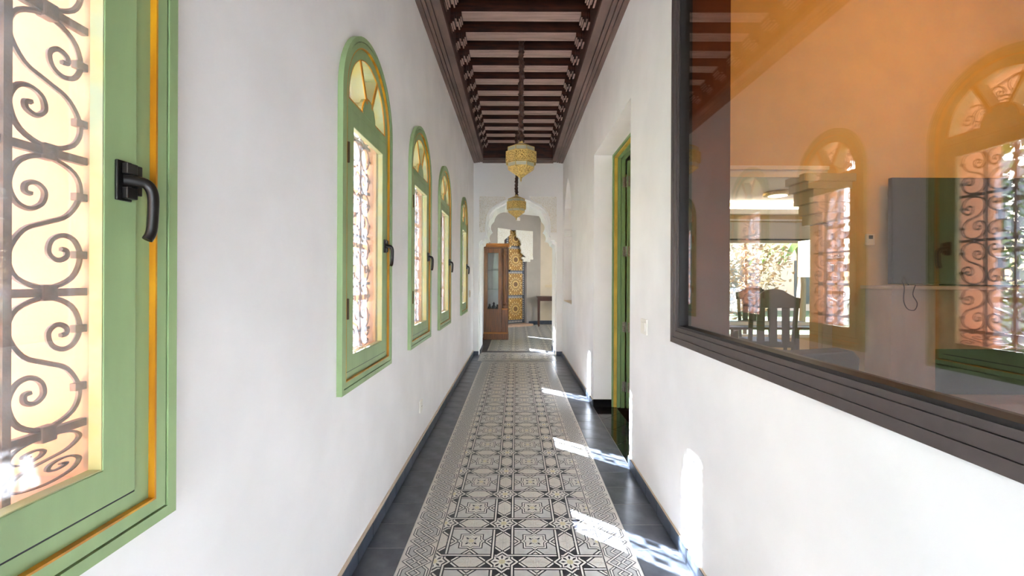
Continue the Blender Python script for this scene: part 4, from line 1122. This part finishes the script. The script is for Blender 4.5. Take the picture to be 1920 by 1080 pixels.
# console table
ct = empty('console_table', (.95, 12.0, 0)); tag(ct, 'dark red brown console table at right of the hall', 'table')
mb = MB(); mb.box(.585, 1.55, 11.82, 12.22, .79, .825, 'wood_table'); PB(mb, 'tabletop', ct, bevel=.005)
mb = MB(); mb.box(.62, 1.52, 11.86, 12.19, .70, .789, 'wood_table'); PB(mb, 'apron', ct)
for x in (.61, 1.47):
    for y in (11.85, 12.15):
        mb = MB(); mb.add([(x+.01, y+.01, .001), (x+.045, y+.01, .001), (x+.045, y+.045, .001), (x+.01, y+.045, .001), (x, y, .79), (x+.06, y, .79), (x+.06, y+.055, .79), (x, y+.055, .79)], [(0, 3, 2, 1), (4, 5, 6, 7), (0, 1, 5, 4), (1, 2, 6, 5), (2, 3, 7, 6), (3, 0, 4, 7)], 'wood_table'); PB(mb, 'leg', ct)
wp = MB(); wp.box(.84, 1.10, 12.425, 12.449, 1.06, 1.14, 'beige_plastic'); tag(wp.build('wall_plate', bevel=.004), 'beige switch plate above the console table', 'switch')

# ================================================================== LANTERNS
def make_lantern():
    r = empty('brass_lantern')
    def B(mb, n, p=r, **k): return mb.build(n, p, local=True, **k)
    n = 8; off = .5
    def V(rad, k, z):
        t = 2*PI*(k+off)/n+PI/2; return (rad*math.cos(t), rad*math.sin(t), z)
    # z measured from the top apex (0)
    lv = [(.012, 0), (.132, -.052), (.134, -.092), (.151, -.096), (.151, -.190), (.133, -.197), (.131, -.236), (.012, -.322)]
    mb = MB(); mb.lathe([(.012, .03), (.02, .02), (.02, .0), (.014, -.01)], 'brass', 12); B(mb, 'neck', smooth=True)
    mb = MB()
    for a in (1, 2, 3, 4, 5, 6):
        ra, za = lv[a]; mb.tube([V(ra, k, za) for k in range(8)], .004, 'brass', 5, True)
    for k in range(8):
        for a in range(7): mb.tube([V(lv[a][0], k, lv[a][1]), V(lv[a+1][0], k, lv[a+1][1])], .0035, 'brass', 4)
    B(mb, 'frame')
    def panel(a, b, m, nm, sh=.94):
        for k in range(8):
            p = [Vector(V(lv[a][0], k, lv[a][1])), Vector(V(lv[a][0], k+1, lv[a][1])), Vector(V(lv[b][0], k+1, lv[b][1])), Vector(V(lv[b][0], k, lv[b][1]))]
            q = [v*1.0 for v in p]; q2 = [Vector((v.x*.98, v.y*.98, v.z)) for v in p]
            mb = MB(); mb.add(q+q2, [(0, 1, 2, 3), (7, 6, 5, 4), (0, 4, 5, 1), (1, 5, 6, 2), (2, 6, 7, 3), (3, 7, 4, 0)], m); B(mb, nm)
    panel(0, 1, 'brass', 'roof_panel'); panel(1, 2, 'frosted_glass', 'glass_panel'); panel(3, 4, 'brass_pierced', 'pierced_panel'); panel(5, 6, 'frosted_glass', 'glass_panel'); panel(6, 7, 'brass_pierced', 'base_panel')
    mb = MB(); mb.lathe([(.134, -.0925), (.151, -.0955)], 'brass', 8, off=.5); mb.lathe([(.151, -.1905), (.133, -.1965)], 'brass', 8, off=.5)
    mb = MB(); mb.lathe([(.012, -.318), (.014, -.330), (.006, -.338), (.009, -.346), (.001, -.368)], 'brass', 10); B(mb, 'finial', smooth=True)
    return r
def cord(parent, ln, seed):
    rnd = random.Random(seed); N = 70; rows = []; mb = MB(); n = 10
    vs = []
    for i in range(N+1):
        z = .01+ln*i/N
        for k in range(n):
            t = 2*PI*k/n
            rr = .0225 + .0065*math.sin(i*1.9+2*t+seed) + .004*math.sin(i*.8-3*t) + rnd.uniform(-.0045, .0045)
            vs.append((rr*math.cos(t)+.004*math.sin(i*.3+seed), rr*math.sin(t), z))
    fs = [(i*n+k, i*n+(k+1) % n, (i+1)*n+(k+1) % n, (i+1)*n+k) for i in range(N) for k in range(n)]
    mb.add(vs, fs, 'cord_fabric'); lbl(mb.build('cord_sleeve', parent, local=True, smooth=True), 'gathered dark brown cord sleeve')
lan = make_lantern(); lan2 = copy_tree(lan)
z1 = EYE+1.283
lan.location = (.045, 4.1, z1); tag(lan, 'large octagonal pierced brass lantern hanging nearest the viewer', 'lantern', 'brass lanterns on fabric covered cords'); cord(lan, HB+.149-z1-.01, 1)
z2 = EYE+1.243
lan2.location = (.006, 6.5, z2); tag(lan2, 'octagonal pierced brass lantern hanging farther, before the arch', 'lantern', 'brass lanterns on fabric covered cords'); cord(lan2, HB+.149-z2-.01, 2)

# ================================================================== SWITCH AND SOCKETS
def plate(name, lb, cat, x, s, y, z, hy, hz_, rock, m='white_plastic'):
    r = empty(name, (x, y, z)); tag(r, lb, cat)
    mb = MB(); mb.box(min(0, s*.009)+s*.0006, max(0, s*.009), -hy, hy, -hz_, hz_, m); mb.build('plate', r, local=True, bevel=.0015)
    if rock == 'switch':
        mb = MB(); mb.box(min(s*.009, s*.013), max(s*.009, s*.013), -hy*.62, hy*.62, -hz_*.55, hz_*.55, m); mb.build('rocker', r, local=True, bevel=.0015)
    else:
        mb = MB(); mb.lathe([(.019, 0), (.019, .002), (.015, .002)], m, 16); o = mb.build('outlet', r, local=True); o.rotation_euler = (0, s*PI/2, 0); o.location = (s*.009, 0, 0)
        for q in (-.008, .008):
            mb = MB(); mb.box(min(s*.0105, s*.0122), max(s*.0105, s*.0122), q-.0025, q+.0025, -.0025, .0025, 'dark_plastic'); mb.build('socket_hole', r, local=True)
plate('light_switch', 'white light switch on wall between green door and wide window', 'switch', XR, -1, 813*XR/242.5, EYE-.290, .058, .046, 'switch', 'white_plastic')
plate('wall_socket', 'white power socket low on the window wall', 'socket', XL, 1, 813*.7215/178.0, EYE-.969, .043, .043, 'socket')
plate('light_switch', 'small beige switch near the last window by the arch', 'switch', XL, 1, 813*.7215/86.5, EYE-.235, .04, .055, 'switch', 'beige_plastic')

# ================================================================== OUTSIDE
mb = MB(); mb.box(-60, 60, -60, 80, -.30, -.07, 'paving'); tag(mb.build('ground'), 'pale paving and garden ground outside the windows', 'ground', kind='structure')
mb = MB(); mb.box(-30, -3.2, -20, 30, -.069, -.04, 'lawn'); mb.box(1, 30, 9.6, 30, -.069, -.04, 'lawn') if False else None
tag(mb.build('lawn'), 'green lawn outside the window wall', 'lawn', kind='structure')
mb = MB(); mb.box(3.4, 20, 8.6, 30, -.069, -.04, 'lawn'); tag(mb.build('lawn_strip'), 'green lawn outside the dining room window', 'lawn', kind='structure')
def foliage(mb, c, rad, n, m, size=.09):
    for _ in range(n):
        while True:
            p = Vector((random.uniform(-1, 1), random.uniform(-1, 1), random.uniform(-1, 1)))
            if p.length < 1: break
        p = Vector((p.x*rad[0], p.y*rad[1], p.z*rad[2])) + Vector(c)
        a = Vector((random.gauss(0, 1), random.gauss(0, 1), random.gauss(0, 1))).normalized()*size
        b = a.orthogonal().normalized()*size*.45
        mb.add([p-a, p+b, p+a, p-b], [(0, 1, 2, 3)], m)
def shrub(name, lb, cat, x, y, h, rad, m, n=500, size=.09, trunk=.3):
    r = empty(name, (x, y, -.04)); tag(r, lb, cat)
    mb = MB(); mb.tube([(0, 0, 0), (.03, .02, h*.5), (0, 0, h*.8)], [.05, .04, .02], 'bark', 7); mb.build('trunk', r, local=True)
    mb = MB(); foliage(mb, (0, 0, h*(1+trunk)/2), (rad, rad, h*(1-trunk)/2), n, m, size); o = mb.build('foliage', r, local=True, recalc=False); o['kind'] = 'stuff'
shrub('garden_shrub', 'yellow green garden shrub seen in the glass reflection', 'shrub', -4.6, 5.3, 1.5, .9, 'leaf_green', 900, .08, .05)
shrub('garden_tree', 'tall leafy garden tree reflected behind the scroll grille', 'tree', -8.5, 9.0, 4.2, 1.6, 'leaf_green', 900, .14, .35)
shrub('dry_bush', 'brown leaved bush outside the dining room window', 'bush', 5.6, 10.6, 3.0, 1.0, 'leaf_dry', 1200, .08, .1)
pm = empty('palm_tree', (8.0, 12.2, -.04)); tag(pm, 'palm tree with arching fronds outside the dining room', 'tree')
mb = MB(); mb.tube([(0, 0, 0), (.05, 0, 1.2), (0, 0, 2.3)], [.14, .11, .09], 'bark', 9); mb.build('trunk', pm, local=True)
for k in range(13):
    t = 2*PI*k/13; mb = MB(); d = Vector((math.cos(t), math.sin(t), 0)); nn_ = Vector((-d.y, d.x, 0)); pv = None
    for i in range(9):
        u = i/8; p = d*(1.3*u)+Vector((0, 0, 2.3+.7*u-1.15*u*u)); wv = .16*math.sin(PI*min(1, .1+u*.9))
        cur = (p-nn_*wv-Vector((0, 0, .08)), p, p+nn_*wv-Vector((0, 0, .08)))
        if pv: mb.add([pv[0], pv[1], pv[2], cur[0], cur[1], cur[2]], [(0, 1, 4, 3), (1, 2, 5, 4)], 'leaf_green')
        pv = cur
    mb.build('frond', pm, local=True, recalc=False)
hs = empty('garden_house', (10, 19, -.04)); tag(hs, 'pale pink garden building beyond the dining room window', 'building')
mb = MB(); mb.box(-5, 5, 0, 4, 0, 3.0, 'house_pink'); mb.build('wall', hs, local=True)
mb = MB(); mb.box(-5.3, 5.3, -.4, 4.3, 3.0, 3.25, 'house_dark'); mb.build('roof', hs, local=True)
for x in (-3.4, -.6, 2.2): mb = MB(); mb.box(x, x+1.3, -.03, 0, .3, 2.2, 'house_dark'); mb.build('window', hs, local=True)
